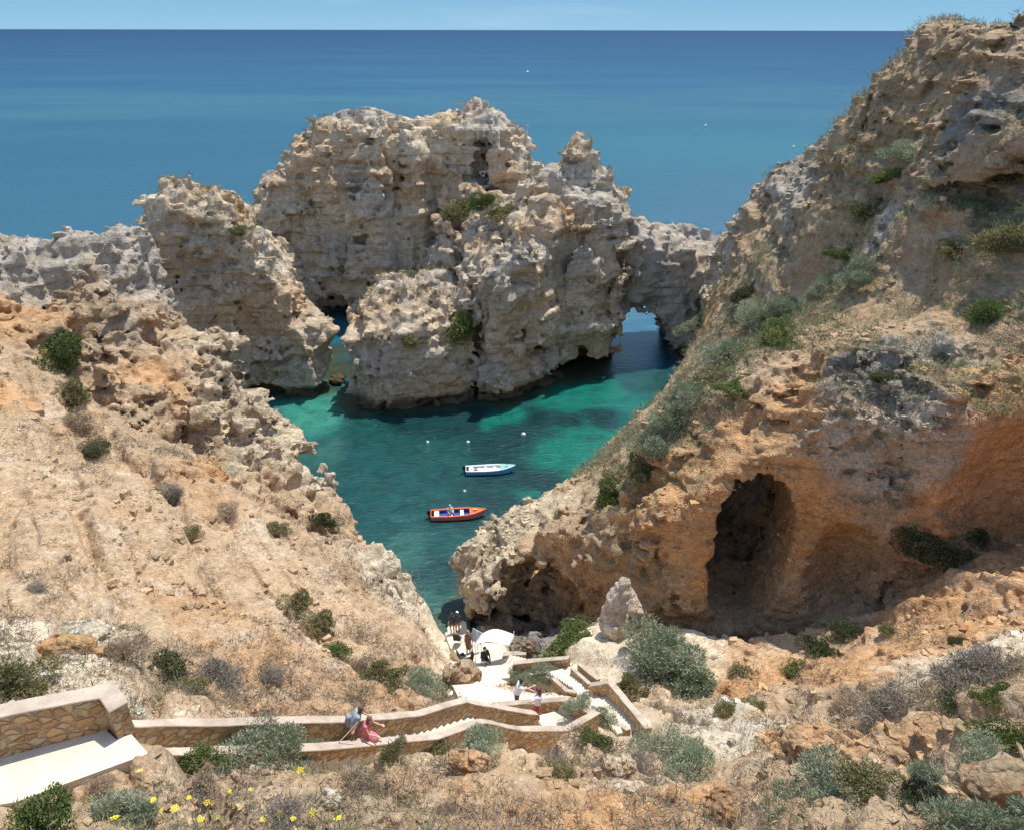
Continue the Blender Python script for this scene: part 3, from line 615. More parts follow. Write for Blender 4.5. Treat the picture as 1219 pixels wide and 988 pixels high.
    w0 = n.noise(n.n('Mapping', {'Vector': pos, 'Rotation': (0, 0, .25), 'Scale': (.14, .34, 1)}).outputs[0], 1.0, 7, .68, .3)
    hgt = n.math('ADD', n.math('MULTIPLY', w1, .16), n.math('MULTIPLY', w0, n.math('MULTIPLY', n.math('SUBTRACT', 1.0, near), 1.1)))
    bump = n.n('Bump', {'Height': hgt, 'Strength': .75, 'Distance': 1.0}).outputs[0]
    fz = n.n('Fresnel', {'IOR': 1.33, 'Normal': bump}).outputs[0]
    cap = n.math('MINIMUM', fz, n.math('MULTIPLY_ADD', near, .34, .13))
    sh = n.n('MixShader', {0: cap, 1: n.n('BsdfDiffuse', {'Color': base, 'Normal': bump}).outputs[0], 2: n.n('BsdfGlossy', {'Color': (1, 1, 1, 1), 'Roughness': .17, 'Normal': bump}).outputs[0]})
    m = n.surf(sh.outputs[0])
    ob = make_mesh('water', co, q, m, c); tag(ob, kind='structure'); return ob
water()
print('TOTAL', _t.time() - T0)

# ------------------------------------------------------------------ general mesh helpers
def mesh_from(name, V, Fc, mat=None, parent=None, cols=None, smooth=False):
    me = bpy.data.meshes.new(name); me.from_pydata([tuple(v) for v in V], [], Fc); me.update()
    if smooth: me.polygons.foreach_set('use_smooth', [True] * len(me.polygons))
    if mat: me.materials.append(mat)
    if cols is not None:
        ca = me.color_attributes.new('tint', 'FLOAT_COLOR', 'POINT'); ca.data.foreach_set('color', np.array(cols, np.float32).ravel())
    o = bpy.data.objects.new(name, me); COL.objects.link(o)
    if parent: o.parent = parent
    return o
def empty(name, loc, rz=0.0):
    o = bpy.data.objects.new(name, None); o.empty_display_size = .3; o.location = loc; o.rotation_euler = (0, 0, rz); COL.objects.link(o); return o
class MB:
    def __init__(s): s.v = []; s.f = []
    def add(s, V, Fc):
        k = len(s.v); s.v += [tuple(v) for v in V]; s.f += [tuple(i + k for i in f) for f in Fc]; return s
    def box(s, c, d, rz=0.0, M=None, taper=1.0):
        V = []
        for z in (-.5, .5):
            t = taper if z > 0 else 1
            for x, y in ((-.5, -.5), (.5, -.5), (.5, .5), (-.5, .5)):
                X, Y = x * d[0] * t, y * d[1] * t; c_, s_ = math.cos(rz), math.sin(rz)
                p = Vector((X * c_ - Y * s_, X * s_ + Y * c_, z * d[2])); p = (M @ p) if M else p
                V.append((p.x + c[0], p.y + c[1], p.z + c[2]))
        return s.add(V, [(0, 3, 2, 1), (4, 5, 6, 7), (0, 1, 5, 4), (1, 2, 6, 5), (2, 3, 7, 6), (3, 0, 4, 7)])
    def tube(s, pts, r, n=8, cap=True):
        pts = [Vector(p) for p in pts]; rs = r if isinstance(r, (list, tuple)) else [r] * len(pts); V = []
        for i, p in enumerate(pts):
            t = (pts[min(i + 1, len(pts) - 1)] - pts[max(i - 1, 0)]).normalized()
            a = t.orthogonal().normalized() if i == 0 else (a - t * a.dot(t)).normalized()
            b = t.cross(a)
            V += [tuple(p + (a * math.cos(2 * math.pi * k / n) + b * math.sin(2 * math.pi * k / n)) * rs[i]) for k in range(n)]
        Fc = [(i * n + k, i * n + (k + 1) % n, (i + 1) * n + (k + 1) % n, (i + 1) * n + k) for i in range(len(pts) - 1) for k in range(n)]
        if cap: Fc += [tuple(range(n))[::-1], tuple(range((len(pts) - 1) * n, len(pts) * n))]
        return s.add(V, Fc)
    def loft(s, rings, close=True, caps=True):
        n = len(rings[0]); V = [p for r in rings for p in r]; m = n if close else n - 1
        Fc = [(i * n + k, i * n + (k + 1) % n, (i + 1) * n + (k + 1) % n, (i + 1) * n + k) for i in range(len(rings) - 1) for k in range(m)]
        if caps and close: Fc += [tuple(range(n))[::-1], tuple(range((len(rings) - 1) * n, len(rings) * n))]
        return s.add(V, Fc)
    def build(s, name, mat=None, parent=None, smooth=False, bevel=0.0):
        o = mesh_from(name, s.v, s.f, mat, parent, smooth=smooth)
        bm = bmesh.new(); bm.from_mesh(o.data); bmesh.ops.recalc_face_normals(bm, faces=bm.faces)
        if bevel: bmesh.ops.bevel(bm, geom=bm.edges[:], offset=bevel, segments=2, affect='EDGES', clamp_overlap=True)
        bm.to_mesh(o.data); bm.free(); return o

# ------------------------------------------------------------------ stone walls and steps
def masonry():
    n = NT('rubble_masonry'); pos = n.n('NewGeometry').outputs['Position']
    wp = n.n('VectorMath', {0: pos, 1: n.n('VectorMath', {0: n.n('TexNoise', {'Vector': pos, 'Scale': 4.0, 'Detail': 2}).outputs['Color'], 3: .22}, operation='SCALE').outputs[0]}, operation='ADD').outputs[0]
    wp = n.n('Mapping', {'Vector': wp, 'Scale': (1, 1, 1.5)}).outputs[0]
    e = n.n('TexVoronoi', {'Vector': wp, 'Scale': 3.6}, feature='DISTANCE_TO_EDGE').outputs['Distance']
    c = n.n('TexVoronoi', {'Vector': wp, 'Scale': 3.6}).outputs['Color']
    k = n.n('SeparateXYZ', {0: c}).outputs[0]
    st = n.ramp(k, [(0, (.34, .19, .085)), (.35, (.46, .28, .13)), (.65, (.55, .38, .20)), (1, (.42, .33, .23))])
    st = n.mix(n.noise(pos, 14, 4, .7), st, n.mix(1., st, (1.5, 1.45, 1.35), 'MULTIPLY'))
    m = n.ramp(e, [(.035, (1, 1, 1)), (.09, (0, 0, 0))])
    col = n.mix(m, st, (.50, .36, .22))
    b = n.n('Bump', {'Height': n.math('ADD', n.math('MINIMUM', e, .16), n.math('MULTIPLY', n.noise(pos, 20, 3), .05)), 'Strength': 1, 'Distance': .35}).outputs[0]
    return n.surf(n.n('BsdfPrincipled', {'Base Color': col, 'Roughness': .9, 'Normal': b}).outputs[0])
MASON = masonry()
def concrete(name, c1, c2):
    n = NT(name); pos = n.n('NewGeometry').outputs['Position']
    a = n.noise(pos, 1.6, 6, .65); b_ = n.noise(pos, 22, 4, .7)
    col = n.mix(n.ramp(a, [(.32, (0, 0, 0)), (.68, (1, 1, 1))]), c1, c2)
    col = n.mix(.5, col, n.ramp(b_, [(.3, (.72, .7, .68)), (.55, (1, 1, 1))]), 'MULTIPLY')
    return n.surf(n.n('BsdfPrincipled', {'Base Color': col, 'Roughness': .9, 'Normal': n.n('Bump', {'Height': b_, 'Strength': .5, 'Distance': .02}).outputs[0]}).outputs[0])
COPE = concrete('coping_mortar', (.36, .28, .21), (.60, .49, .38)); TREAD = concrete('step_concrete', (.62, .53, .39), (.76, .68, .54))

def mitre(P, w):
    L = []; Rr = []
    for i in range(len(P)):
        p = Vector(P[i][:2]); d0 = (p - Vector(P[i - 1][:2])).normalized() if i else None; d1 = (Vector(P[i + 1][:2]) - p).normalized() if i < len(P) - 1 else None
        d0 = d0 or d1; d1 = d1 or d0; t = (d0 + d1)
        t = t.normalized() if t.length > .2 else d1; nrm = Vector((-t.y, t.x)); k = w / max(.45, nrm.dot(Vector((-d1.y, d1.x))))
        L.append(p + nrm * k); Rr.append(p - nrm * k)
    return L, Rr
def wall(P, height, label, th=.32, depth=1.2, group=None, cope=.05):
    """P: the coping centre line with its top height"""
    org = Vector((P[0][0], P[0][1], P[0][2] - height)); Q = [tuple(Vector(p) - org) for p in P]
    root = empty('stone_wall', org); tag(root, label, 'wall', group)
    # subdivide and roughen a little so that no edge is ruler straight
    S_ = [Q[0]]
    for a, b in zip(Q[:-1], Q[1:]):
        k = max(1, int((Vector(b) - Vector(a)).length / .5))
        for i in range(1, k + 1): S_.append(tuple(Vector(a).lerp(Vector(b), i / k)))
    rr = random.Random(len(label)); S_ = [(x + rr.uniform(-.012, .012), y + rr.uniform(-.012, .012), z + rr.uniform(-.012, .012)) for x, y, z in S_]
    for nm, w, z0, z1, mat in (('stone_face', th / 2, -(height + depth), -cope - .002, MASON), ('coping', th / 2 + .035, -cope, 0.0, COPE)):
        A, B = mitre(S_, w); rings = [[(A[i].x, A[i].y, S_[i][2] + z1), (B[i].x, B[i].y, S_[i][2] + z1), (B[i].x, B[i].y, S_[i][2] + z0), (A[i].x, A[i].y, S_[i][2] + z0)] for i in range(len(S_))]
        MB().loft(rings).build(nm, mat, root, bevel=.012 if nm == 'coping' else 0)
    return root
wall(upx([(-90,872,25.0),(0,847,24.9),(128,821,24.75),(143,842,24.6)]), 1.0, 'stone parapet with pale coping round the left landing, ending in a square corner', th=.36)
wall(WALL_HILL, .75, 'long stone wall with pale coping on the hill side of the staircase', th=.24)
wall(WALL_NEAR, .45, 'low stone kerb wall on the near side of the staircase, bending round the landing', th=.24)
wall(upx([(567,815,10.6),(590,819,11.0),(609,823,11.4)]), .8, 'short stone wall behind the landing, left of the people', th=.26)
wall(upx([(612,788,7.9),(645,785,8.3),(679,782,9.3)]), .75, 'stone wall with pale coping below the bright green bushes', th=.26)
wall(upx([(682,794,9.6),(692,803,10.2),(703,813,10.9)]), .4, 'narrow kerb wall beside the sandy slope, nearest the steps', th=.14)
wall(upx([(690,789,9.6),(701,798,10.2),(714,808,10.8)]), .25, 'narrow outer kerb wall against the sandy slope', th=.14)
wall(upx([(704,814,11.3),(728,811,11.9),(751,838,13.0),(774,866,14.1)]), 1.05, 'tall stone wall with bent coping on the right of the lower steps', th=.24)
wall(upx([(660,806,9.4),(676,821,10.4),(696,824,10.6)]), .35, 'low pale kerb on the left of the lower steps', th=.16)
wall(upx([(725,852,12.2),(750,868,13.2)]), .3, 'short pale kerb at the foot of the bent wall', th=.16)
wall(upx([(592,801,6.4),(628,796,6.9)]), .4, 'pale low wall beside the beach platform under the grey bush', th=.22)
wall(upx([(600,778,4.6),(628,776,5.0)]), .5, 'low rubble wall behind the white awning', th=.3)

def steps(m, P, w, rise=.17):
    for a, b in zip(P[:-1], P[1:]):
        a, b = Vector(a), Vector(b); h = Vector((b.x - a.x, b.y - a.y)); L = h.length; ang = math.atan2(h.y, h.x)
        k = max(1, int(round(abs(b.z - a.z) / rise)), int(L / 1.2) if abs(b.z - a.z) < .1 else 1); k = max(k, 1)
        for i in range(k):
            t0, t1 = i / k, (i + 1) / k; zt = a.z + (b.z - a.z) * (t0 + t1) / 2 + .004 * (i % 3); c = a.lerp(b, (t0 + t1) / 2)
            m.box((c.x, c.y, zt - .45), (L / k + .03, w, .9), ang)
m = MB(); steps(m, PA[2:-1], 1.0); steps(m, PB, 1.5); steps(m, PC, 1.6); steps(m, PD, 1.5)
# landings
def slab(m, P, z, th=.5):
    n = len(P); m.add([(x, y, z) for x, y in P] + [(x, y, z - th) for x, y in P], [tuple(range(n)), tuple(range(n, 2 * n))[::-1]] + [(i, i + n, (i + 1) % n + n, (i + 1) % n) for i in range(n)])
slab(m, [un(u, v, z=23.78)[:2] for u, v in [(-110,975),(-110,890),(-95,884),(117,860),(140,880),(158,874),(178,897),(110,922),(20,955)]], 23.78, 1.6)
slab(m, [un(u, v, z=13.85)[:2] for u, v in [(645,862),(640,852),(675,843),(706,862),(680,880)]], 13.86, 1.2)
slab(m, [un(u, v, z=10.6)[:2] for u, v in [(548,838),(540,822),(570,820),(612,834),(590,846)]], 10.95, 1.2)
slab(m, [un(u, v, z=2.6)[:2] for u, v in [(540,770),(545,765),(600,768),(612,790),(590,796),(548,790)]], 2.75, 1.6)
path = m.build('path', TREAD); tag(path, kind='structure')
m = MB(); slab(m, [un(u, v, z=1.45)[:2] for u, v in [(534,768),(534,748),(545,738),(556,742),(560,768)]], 1.6, 1.2)
q = m.build('path', TREAD); tag(q, kind='structure')
print('walls', _t.time() - T0)

# ------------------------------------------------------------------ finding the ground under a pixel
bpy.context.view_layer.update(); DG = bpy.context.evaluated_depsgraph_get()
CAMP = Vector((0, 0, CH))
def hit(u, v):
    a = (494 - v) / FPX; d = Vector(((u - 609.5) / FPX, cp_ + a * sp_, -sp_ + a * cp_)).normalized()
    ok, loc, nor, _, ob, _ = S.ray_cast(DG, CAMP, d)
    return (loc, nor, (loc - CAMP).length) if ok else (Vector(un(u, v, z=0)), Vector((0, 0, 1)), 60)
def drop(x, y, z0=None):
    ok, loc, nor, _, ob, _ = S.ray_cast(DG, Vector((x, y, z0 or 60)), Vector((0, 0, -1)))
    return loc if ok else Vector((x, y, 0))

# ------------------------------------------------------------------ plants
def leaf_material(name, spec=.2):
    n = NT(name); t = n.n('Attribute', attribute_name='tint').outputs['Color']
    rnd = n.n('ObjectInfo').outputs['Random']
    c = n.mix(1., t, n.ramp(rnd, [(0, (1.1, 1.12, 1.08)), (1, (1.55, 1.5, 1.5))]), 'MULTIPLY')
    d = n.n('BsdfPrincipled', {'Base Color': c, 'Roughness': .7, 'Specular IOR Level': spec}).outputs[0]
    tr = n.n('BsdfTranslucent', {'Color': c}).outputs[0]
    return n.surf(n.n('MixShader', {0: .22, 1: d, 2: tr}).outputs[0])
LEAF = leaf_material('leaves'); TWIG = flat_mat('twig', (.20, .15, .10), .9)
def leaves(nl, seed, cols, lw=.018, ll=.07, upright=.3, squash=.75, clumps=14, spread=.42):
    """leaf blades on many little tufts that together make an uneven dome one metre across"""
    r = np.random.RandomState(seed)
    cd = r.normal(size=(clumps, 3)) * np.array([1.25, .8, 1.]); cd[:, 2] = np.abs(cd[:, 2]) * .9 + .05; cd /= np.linalg.norm(cd, axis=1)[:, None]
    cc = cd * (spread * r.uniform(.35, 1.0, (clumps, 1))); cc[:, 2] *= squash * 1.25; cr = r.uniform(.10, .24, clumps)
    k = r.randint(0, clumps, nl); d = r.normal(size=(nl, 3)); d /= np.linalg.norm(d, axis=1)[:, None]
    rad = cr[k] * r.uniform(.3, 1.0, nl) ** .5
    p = cc[k] + d * rad[:, None] * np.array([1, 1, squash]); p[:, 2] = np.maximum(p[:, 2] + .05, .0)
    ax = d * .7 + r.normal(size=(nl, 3)) * .45; ax[:, 2] += upright; ax /= np.linalg.norm(ax, axis=1)[:, None]
    sd = np.cross(ax, r.normal(size=(nl, 3))); sd /= np.linalg.norm(sd, axis=1)[:, None]
    L = ll * r.uniform(.6, 1.35, nl)[:, None]; w = lw * r.uniform(.7, 1.3, nl)[:, None]
    V = np.stack([p - sd * w * .5, p + ax * L * .45 - sd * w, p + ax * L, p + ax * L * .45 + sd * w], 1).reshape(-1, 3)
    ci = r.randint(0, len(cols), clumps)[k]; mixk = r.randint(0, len(cols), nl); ci = np.where(r.rand(nl) < .3, mixk, ci)
    c = np.array(cols)[ci] * r.uniform(.75, 1.25, (nl, 1)); C = np.ones((nl * 4, 4), np.float32); C[:, :3] = np.repeat(c, 4, 0)
    Q = np.arange(nl * 4).reshape(-1, 4)
    return V.astype(np.float32), Q, C, cc
def stems_mesh(cc, seed, n=9):
    r = random.Random(seed); m = MB()
    for i in range(min(n, len(cc))):
        c = cc[i]; m.tube([(r.uniform(-.04, .04), r.uniform(-.04, .04), -.06), (c[0] * .5 + r.uniform(-.04, .04), c[1] * .5 + r.uniform(-.04, .04), max(.03, c[2] * .45)), (c[0], c[1], max(.06, c[2]))], [.018, .012, .005], 5)
    return m
G1 = [(.10, .135, .035), (.13, .16, .05), (.07, .10, .03), (.16, .17, .06)]
G2 = [(.20, .235, .145), (.24, .26, .17), (.16, .20, .12), (.27, .28, .20)]
G3 = [(.055, .075, .03), (.075, .09, .035), (.05, .06, .028), (.10, .10, .05)]
G4 = [(.30, .225, .15), (.24, .19, .13), (.34, .28, .19), (.20, .15, .11)]
G5 = [(.17, .165, .07), (.21, .19, .09), (.13, .13, .055), (.24, .2, .11)]
G6 = [(.24, .20, .17), (.20, .17, .15), (.27, .235, .19), (.17, .16, .12)]
KINDS = {'G': (G1, 4200, .013, .038, .35), 'Y': (G2, 5600, .006, .055, .45), 'D': (G3, 3600, .012, .036, .25), 'B': (G4, 2200, .006, .10, .4), 'O': (G5, 2600, .012, .07, .4), 'P': (G6, 2400, .006, .09, .3)}
PROTO = {}
for kk, (cols, nl, lw, ll, up) in KINDS.items():
    for vi in range(4):
        V, Q, C, cc = leaves(int(nl * 1.7), ord(kk) * 7 + vi, cols, lw, ll, up, clumps=(22, 16, 12, 26)[vi], squash=(.75, .6, .9, .5)[vi], spread=(.42, .5, .46, .55)[vi])
        o = make_mesh('foliage', V, Q, LEAF, C); fol = o.data; bpy.data.objects.remove(o)
        o = stems_mesh(cc, vi + 3).build('stems', TWIG); st = o.data; bpy.data.objects.remove(o)
        PROTO[kk, vi] = (fol, st)
RS = random.Random(5)
def shrub(u, v, rpx, kind, label, wide=1.0, group=None, tall=1.0, cat='shrub'):
    loc, nor, dist = hit(u, v + rpx * .55)
    t = dist * math.cos(math.atan(math.hypot(u - 609.5, v - 494) / FPX)); r = rpx * t / FPX * 1.42
    root = empty('shrub', loc - Vector((0, 0, .06 * r)), RS.uniform(0, 6.28)); tag(root, label, cat, group)
    fol, st = PROTO[kind, RS.randint(0, 3)]
    root.scale = (2 * r * RS.uniform(.85, 1.3), 2 * r * RS.uniform(.75, 1.1), 2 * r * RS.uniform(.75, 1.0))
    if nor.z > .3: root.rotation_euler = (Vector((0, 0, 1)).lerp(nor, .45).to_track_quat('Z', 'Y').to_matrix() @ Matrix.Rotation(RS.uniform(0, 6.28), 3, 'Z')).to_euler()
    for nm, me in (('foliage', fol), ('stems', st)):
        o = bpy.data.objects.new(nm, me); o.parent = root; COL.objects.link(o)
    return root
SH = [(20,806,27,'O','rounded olive shrub at the left edge above the platform wall'),(203,792,24,'D','dark green shrub on the slope above the left end of the long wall'),
 (73,414,26,'G','fresh green bush under the pale crest on the far left'),(388,615,13,'D','small dark shrub beside the pale rock edge above the cove'),(201,585,16,'P','dry brown shrub below the overhanging rocks on the left slope'),
 (270,606,12,'B','small dry shrub right of the rust-red rocks on the left slope'),(331,627,10,'O','small olive tuft in the middle of the upper left slope'),(228,634,11,'O','low olive tuft below the rust-red rocks on the left slope'),
 (356,715,14,'O','narrow olive shrub in the lower left slope gully, upper one'),(382,738,15,'O','yellowish green shrub in the lower left slope gully, middle one'),(405,772,17,'G','green shrub low in the gully of the left slope'),
 (45,695,9,'P','small dark tuft on the bare slope near the left edge'),(100,500,20,'B','dry shrub patch below the green bush on the far left'),(88,470,20,'O','olive shrub patch just below the green bush on the far left'),(115,530,15,'D','dark shrub at the foot of the shrubby gully on the left'),
 (505,812,22,'Y','grey-green shrub on the slope above the bend of the long wall'),(455,800,17,'O','olive shrub on the slope above the people on the staircase'),(430,795,15,'B','dry brown shrub left of the olive shrub above the staircase'),(150,775,20,'B','dry tawny shrub left of the dark green shrub above the wall'),(265,800,22,'P','purplish dry shrub right of the dark green shrub above the wall'),
 (230,815,16,'O','olive shrub right above the long wall near its left end'),(320,805,15,'P','purplish dry shrub on the slope above the middle of the long wall'),
 (668,768,19,'G','bright green bush above the wall by the beach, lower of two'),(688,742,15,'G','yellowish green bush beside the sandy slope, upper of two','w'),
 (787,765,36,'Y','big grey-green shrub right of the sandy slope, upper part'),(800,795,36,'Y','big grey-green shrub right of the sandy slope, lower part'),(752,815,14,'O','small olive shrub on the sand above the bent wall'),
 (645,799,13,'Y','grey-green shrub behind the low beach wall, left one'),(690,832,12,'Y','grey-green shrub between the landing and the lower steps'),(626,808,12,'Y','grey-green shrub behind the low beach wall, lower one'),(722,852,12,'Y','grey shrub outside the corner of the landing'),
 (575,890,27,'Y','grey-green shrub just below the kerb wall at the middle'),(712,878,16,'G','green shrub below the corner of the landing'),(300,887,34,'Y','large grey-green shrub hiding the near kerb wall'),(240,895,22,'G','yellowish green shrub left of the large shrub by the kerb wall'),(350,905,22,'Y','low grey shrub right of the large shrub by the kerb wall'),
 (470,888,12,'O','small shrub by the kerb wall below the people'),(520,886,13,'O','small olive shrub by the kerb wall, right of the people'),(670,915,13,'O','olive tuft on the pale bank under the kerb wall'),(530,962,13,'B','dry tuft in the rocks at the bottom middle'),
 (825,910,29,'Y','grey-green shrub on the bank right of the landing, right one'),(782,885,26,'Y','grey-green shrub on the bank right of the landing, left one'),(760,905,14,'P','dry shrub below the grey-green pair right of the landing'),(865,845,14,'O','olive tuft on the pale ridge below the big cave'),
 (975,928,36,'Y','big rounded grey-green shrub at the lower right'),(1035,925,24,'O','olive shrub touching the big rounded one at the lower right'),(1095,940,24,'D','dark shrub left of the tilted slab at the lower right'),(1185,968,44,'Y','big pale green shrub in the bottom right corner'),
 (1205,872,26,'G','green shrub at the right edge above the tilted slab'),(1110,920,22,'Y','grey shrub above the tilted slab, left side'),(1170,900,22,'Y','grey shrub above the tilted slab, right side'),
 (1160,795,30,'P','dark purplish shrub on the lower right slope, upper one'),(1195,790,24,'P','dark purplish shrub at the right edge of the lower right slope'),(1185,822,17,'G','yellow-green shrub below the dark purplish ones at the right'),(1135,835,16,'D','dark shrub on the lower right slope, lower left one'),(1060,830,22,'P','dry grey shrub in the middle of the lower right slope'),(1010,840,20,'B','tawny dry shrub on the left of the lower right slope'),
 (983,768,19,'D','dark green bush at the foot of the alcove, left one'),(1013,748,14,'D','dark green bush at the foot of the alcove, right one'),(945,792,12,'G','bright green tuft at the shadow edge under the big cave'),(885,800,12,'O','olive tuft at the foot of the cliff below the big cave'),(900,835,10,'O','small tuft on the orange slope under the big cave'),
 (1057,745,8,'O','small tuft on the sunlit ridge right of the alcove'),(1143,760,9,'D','small dark tuft on the orange ridge at the right'),
 (1108,640,25,'D','dark bush hanging on the shaded cliff right of the caves'),(1163,635,11,'D','small dark bush right of the hanging one on the shaded cliff'),(1150,655,8,'D','tiny dark bush below the small one on the shaded cliff'),
 (1040,245,20,'D','dark shrub in the cleft high on the right cliff'),(1085,178,20,'Y','blue-green shrub high on the right cliff'),(1060,205,14,'G','green shrub between the two high on the right cliff'),(1170,365,19,'G','green shrub on the upper right slope above the orange hollow'),(1203,278,24,'O','olive shrub at the right edge below the hollow crag'),(1135,290,17,'O','olive shrub on the right slope left of the edge shrub'),(1010,300,15,'G','green shrub on the slope under the dark cleft shrub'),
 (1030,318,19,'Y','grey-green shrub below the green one on the upper right slope'),(985,340,17,'Y','grey-green shrub further down left on the upper right slope'),(945,355,19,'Y','grey-green shrub in the middle of the green streak on the right slope'),(890,345,14,'D','dark shrub on the right slope near the arch'),(905,375,20,'Y','blue-green shrub mid way down the green streak'),(925,395,22,'G','green shrub mid way down the green streak'),
 (870,420,24,'Y','grey-green shrub lower on the green streak above the cove'),(850,445,22,'O','olive shrub lower on the green streak above the cove'),(880,455,18,'G','yellow-green shrub lower on the green streak above the cove'),(815,480,24,'Y','grey-green shrub near the cliff edge above the cove'),(790,510,22,'Y','grey shrub at the cliff edge above the cove'),(765,545,22,'O','olive shrub at the cliff edge under the previous shrubs'),(735,565,18,'O','dry olive shrub on the cliff edge, right of the white boat'),(725,590,17,'G','green shrub under the cliff edge rim'),(832,385,14,'Y','grey shrub beside the arch on the headland'),
 (1120,425,15,'D','dark shrub over the grey rock face on the right'),(1050,445,13,'D','dark shrub on the top left of the grey rock face'),(550,385,20,'G','green bush in the gully between the sea rock and the pinnacle mass'),(490,402,15,'O','olive bush on the face of the sea rock'),(600,250,14,'O','olive shrub on the ledge left of the pinnacle'),(545,248,14,'O','dry olive shrub on the ledge of the back islet'),(575,240,12,'G','green shrub on the ledge between islet and pinnacle'),(285,274,8,'O','little olive tuft on the top right of the left stack'),(620,800,11,'Y','small grey tuft by the beach platform wall'),(350,965,26,'P','dry shrub in the flowery foreground, right one'),(60,975,36,'G','green plant mass in the bottom left corner'),(150,965,26,'Y','grey-green plant in the flowery foreground'),(240,945,24,'P','dry purplish plant in the flowery foreground'),(430,930,22,'B','dry plant on the bank under the people'),(120,935,15,'B','dry plant just below the left landing')]
for a in SH: shrub(*a[:5])
print('shrubs', _t.time() - T0)

# uncountable low scrub on the hillsides: small tufts merged into one mesh
def scrub(name, label, body_ob, n, seed, pal, size, dens, cat='scrub', nl=16, lw=.16, ll=.55):
    me = body_ob.data; k = len(me.vertices); co = np.empty(k * 3, np.float32); me.vertices.foreach_get('co', co); co = co.reshape(-1, 3)
    no = np.empty(k * 3, np.float32); me.vertices.foreach_get('normal', no); no = no.reshape(-1, 3)
    r = np.random.RandomState(seed); i = r.randint(0, k, n * 9); p = co[i]; al = np.empty(k * 4, np.float32); me.color_attributes['tint'].data.foreach_get('color', al); al = al.reshape(-1, 4)[i, 3]; w = dens(p, no[i]) * (np.clip(1.25 - al, 0.03, 1) if cat == 'scrub' else 1); sel = i[r.rand(len(i)) < w][:n]; p = co[sel]; m = len(p)
    d = np.linalg.norm(p - np.array([0, 0, CH]), axis=1)
    sz = (r.uniform(size[0], size[1], m) * (.55 + .45 * np.clip(d / 40, 0, 1.6)))[:, None, None]
    a = r.normal(size=(m, nl, 3)); a[..., 2] = np.abs(a[..., 2]) * .8 + .1; a /= np.linalg.norm(a, axis=2)[..., None]
    sd = np.cross(a, r.normal(size=(m, nl, 3))); sd /= np.linalg.norm(sd, axis=2)[..., None]
    base = p[:, None, :] + a * sz * .25 * r.rand(m, nl, 1) + r.normal(size=(m, nl, 3)) * sz * np.array([.38, .38, .10]); L = sz * ll * r.uniform(.5, 1.2, (m, nl, 1)); W_ = sz * lw * r.uniform(.6, 1.2, (m, nl, 1)) * .5
    V = np.stack([base - sd * W_ * .6, base + a * L * .5 - sd * W_, base + a * L, base + a * L * .5 + sd * W_], 2).reshape(-1, 3)
    c = np.array(pal)[r.randint(0, len(pal), m)][:, None, :] * r.uniform(.75, 1.25, (m, nl, 1)); C = np.ones((m * nl * 4, 4), np.float32); C[:, :3] = np.repeat(c.reshape(-1, 3), 4, 0)
    o = make_mesh(name, V, np.arange(m * nl * 4).reshape(-1, 4), LEAF, C); tag(o, label, cat, kind='stuff'); return o
def onpath(p):
    best = np.full(len(p), 9., np.float32)
    for P in (PA, PB, PC, PD):
        for a, b in zip(P[:-1], P[1:]):
            ex, ey = b[0] - a[0], b[1] - a[1]; t = np.clip(((p[:, 0] - a[0]) * ex + (p[:, 1] - a[1]) * ey) / (ex * ex + ey * ey), 0, 1)
            best = np.minimum(best, np.hypot(p[:, 0] - a[0] - t * ex, p[:, 1] - a[1] - t * ey))
    return best
HOT = [(*un(u, v, Y=Y)[:2], r) for u, v, Y, r in ((430,690,39,3.2),(460,750,33,2.6),(380,640,44,3),(230,790,22,2.4),(310,790,24,2.2),(140,760,22.5,1.6),(95,500,48,3.5),(1150,800,18.5,3),(1050,840,18.5,2.4),(820,850,26,1.5))]
def dens_land(p, no):
    cl = np.clip(-.05 + 1.7 * oct_(p[:, 0], p[:, 1], p[:, 2], 7., 31) + 1.3 * oct_(p[:, 0], p[:, 1], p[:, 2], 1.8, 32), 0.015, 1) * np.where(p[:, 1] < 15, .35, 1)
    cl = np.clip(cl + sum(.55 * np.exp(-((p[:, 0] - a) ** 2 + (p[:, 1] - b) ** 2) / r ** 2) for a, b, r in HOT), 0, 1)
    sand = 1 - np.clip(1.3 - np.hypot(p[:, 0] - 4.6, p[:, 1] - 32.5) / 3.5, 0, 1)
    plat = (p[:, 1] < 13.6) & (p[:, 0] < -8.2) & (p[:, 1] > 10.6)
    return (no[:, 2] > .45) * (p[:, 2] > 3) * cl * np.clip(onpath(p) - 1.2, 0, 1) * sand * ~plat * .9
def dens_fore(p, no):
    cl = np.clip(.75 + 1.2 * oct_(p[:, 0], p[:, 1], p[:, 2], 2.5, 33), 0, 1)
    return (no[:, 2] > .35) * (p[:, 1] < 16.5 + p[:, 0] * .2) * (p[:, 0] < -1.2) * (onpath(p) > .95) * cl * (1 - ((p[:, 1] < 13.8) & (p[:, 0] < -7.6) & (p[:, 1] > 10.4)))
def dens_cliff(p, no):
    cl = np.clip(.55 + 1.5 * oct_(p[:, 0], p[:, 1], p[:, 2], 6., 34) + .5 * oct_(p[:, 0], p[:, 1], p[:, 2], 1.6, 35), 0, 1)
    return (no[:, 2] > .42) * (p[:, 2] > 6) * cl * (1 - np.clip((16 - p[:, 2]) / 8, 0, 1) * (p[:, 1] < 45))
def dens_stone(p, no):
    cl = np.clip(.15 + 1.5 * oct_(p[:, 0], p[:, 1], p[:, 2], 4., 51) + .8 * oct_(p[:, 0], p[:, 1], p[:, 2], 1.2, 52), 0.03, 1)
    return (no[:, 2] > .3) * (p[:, 2] > 2) * cl * (onpath(p) > 1.3)
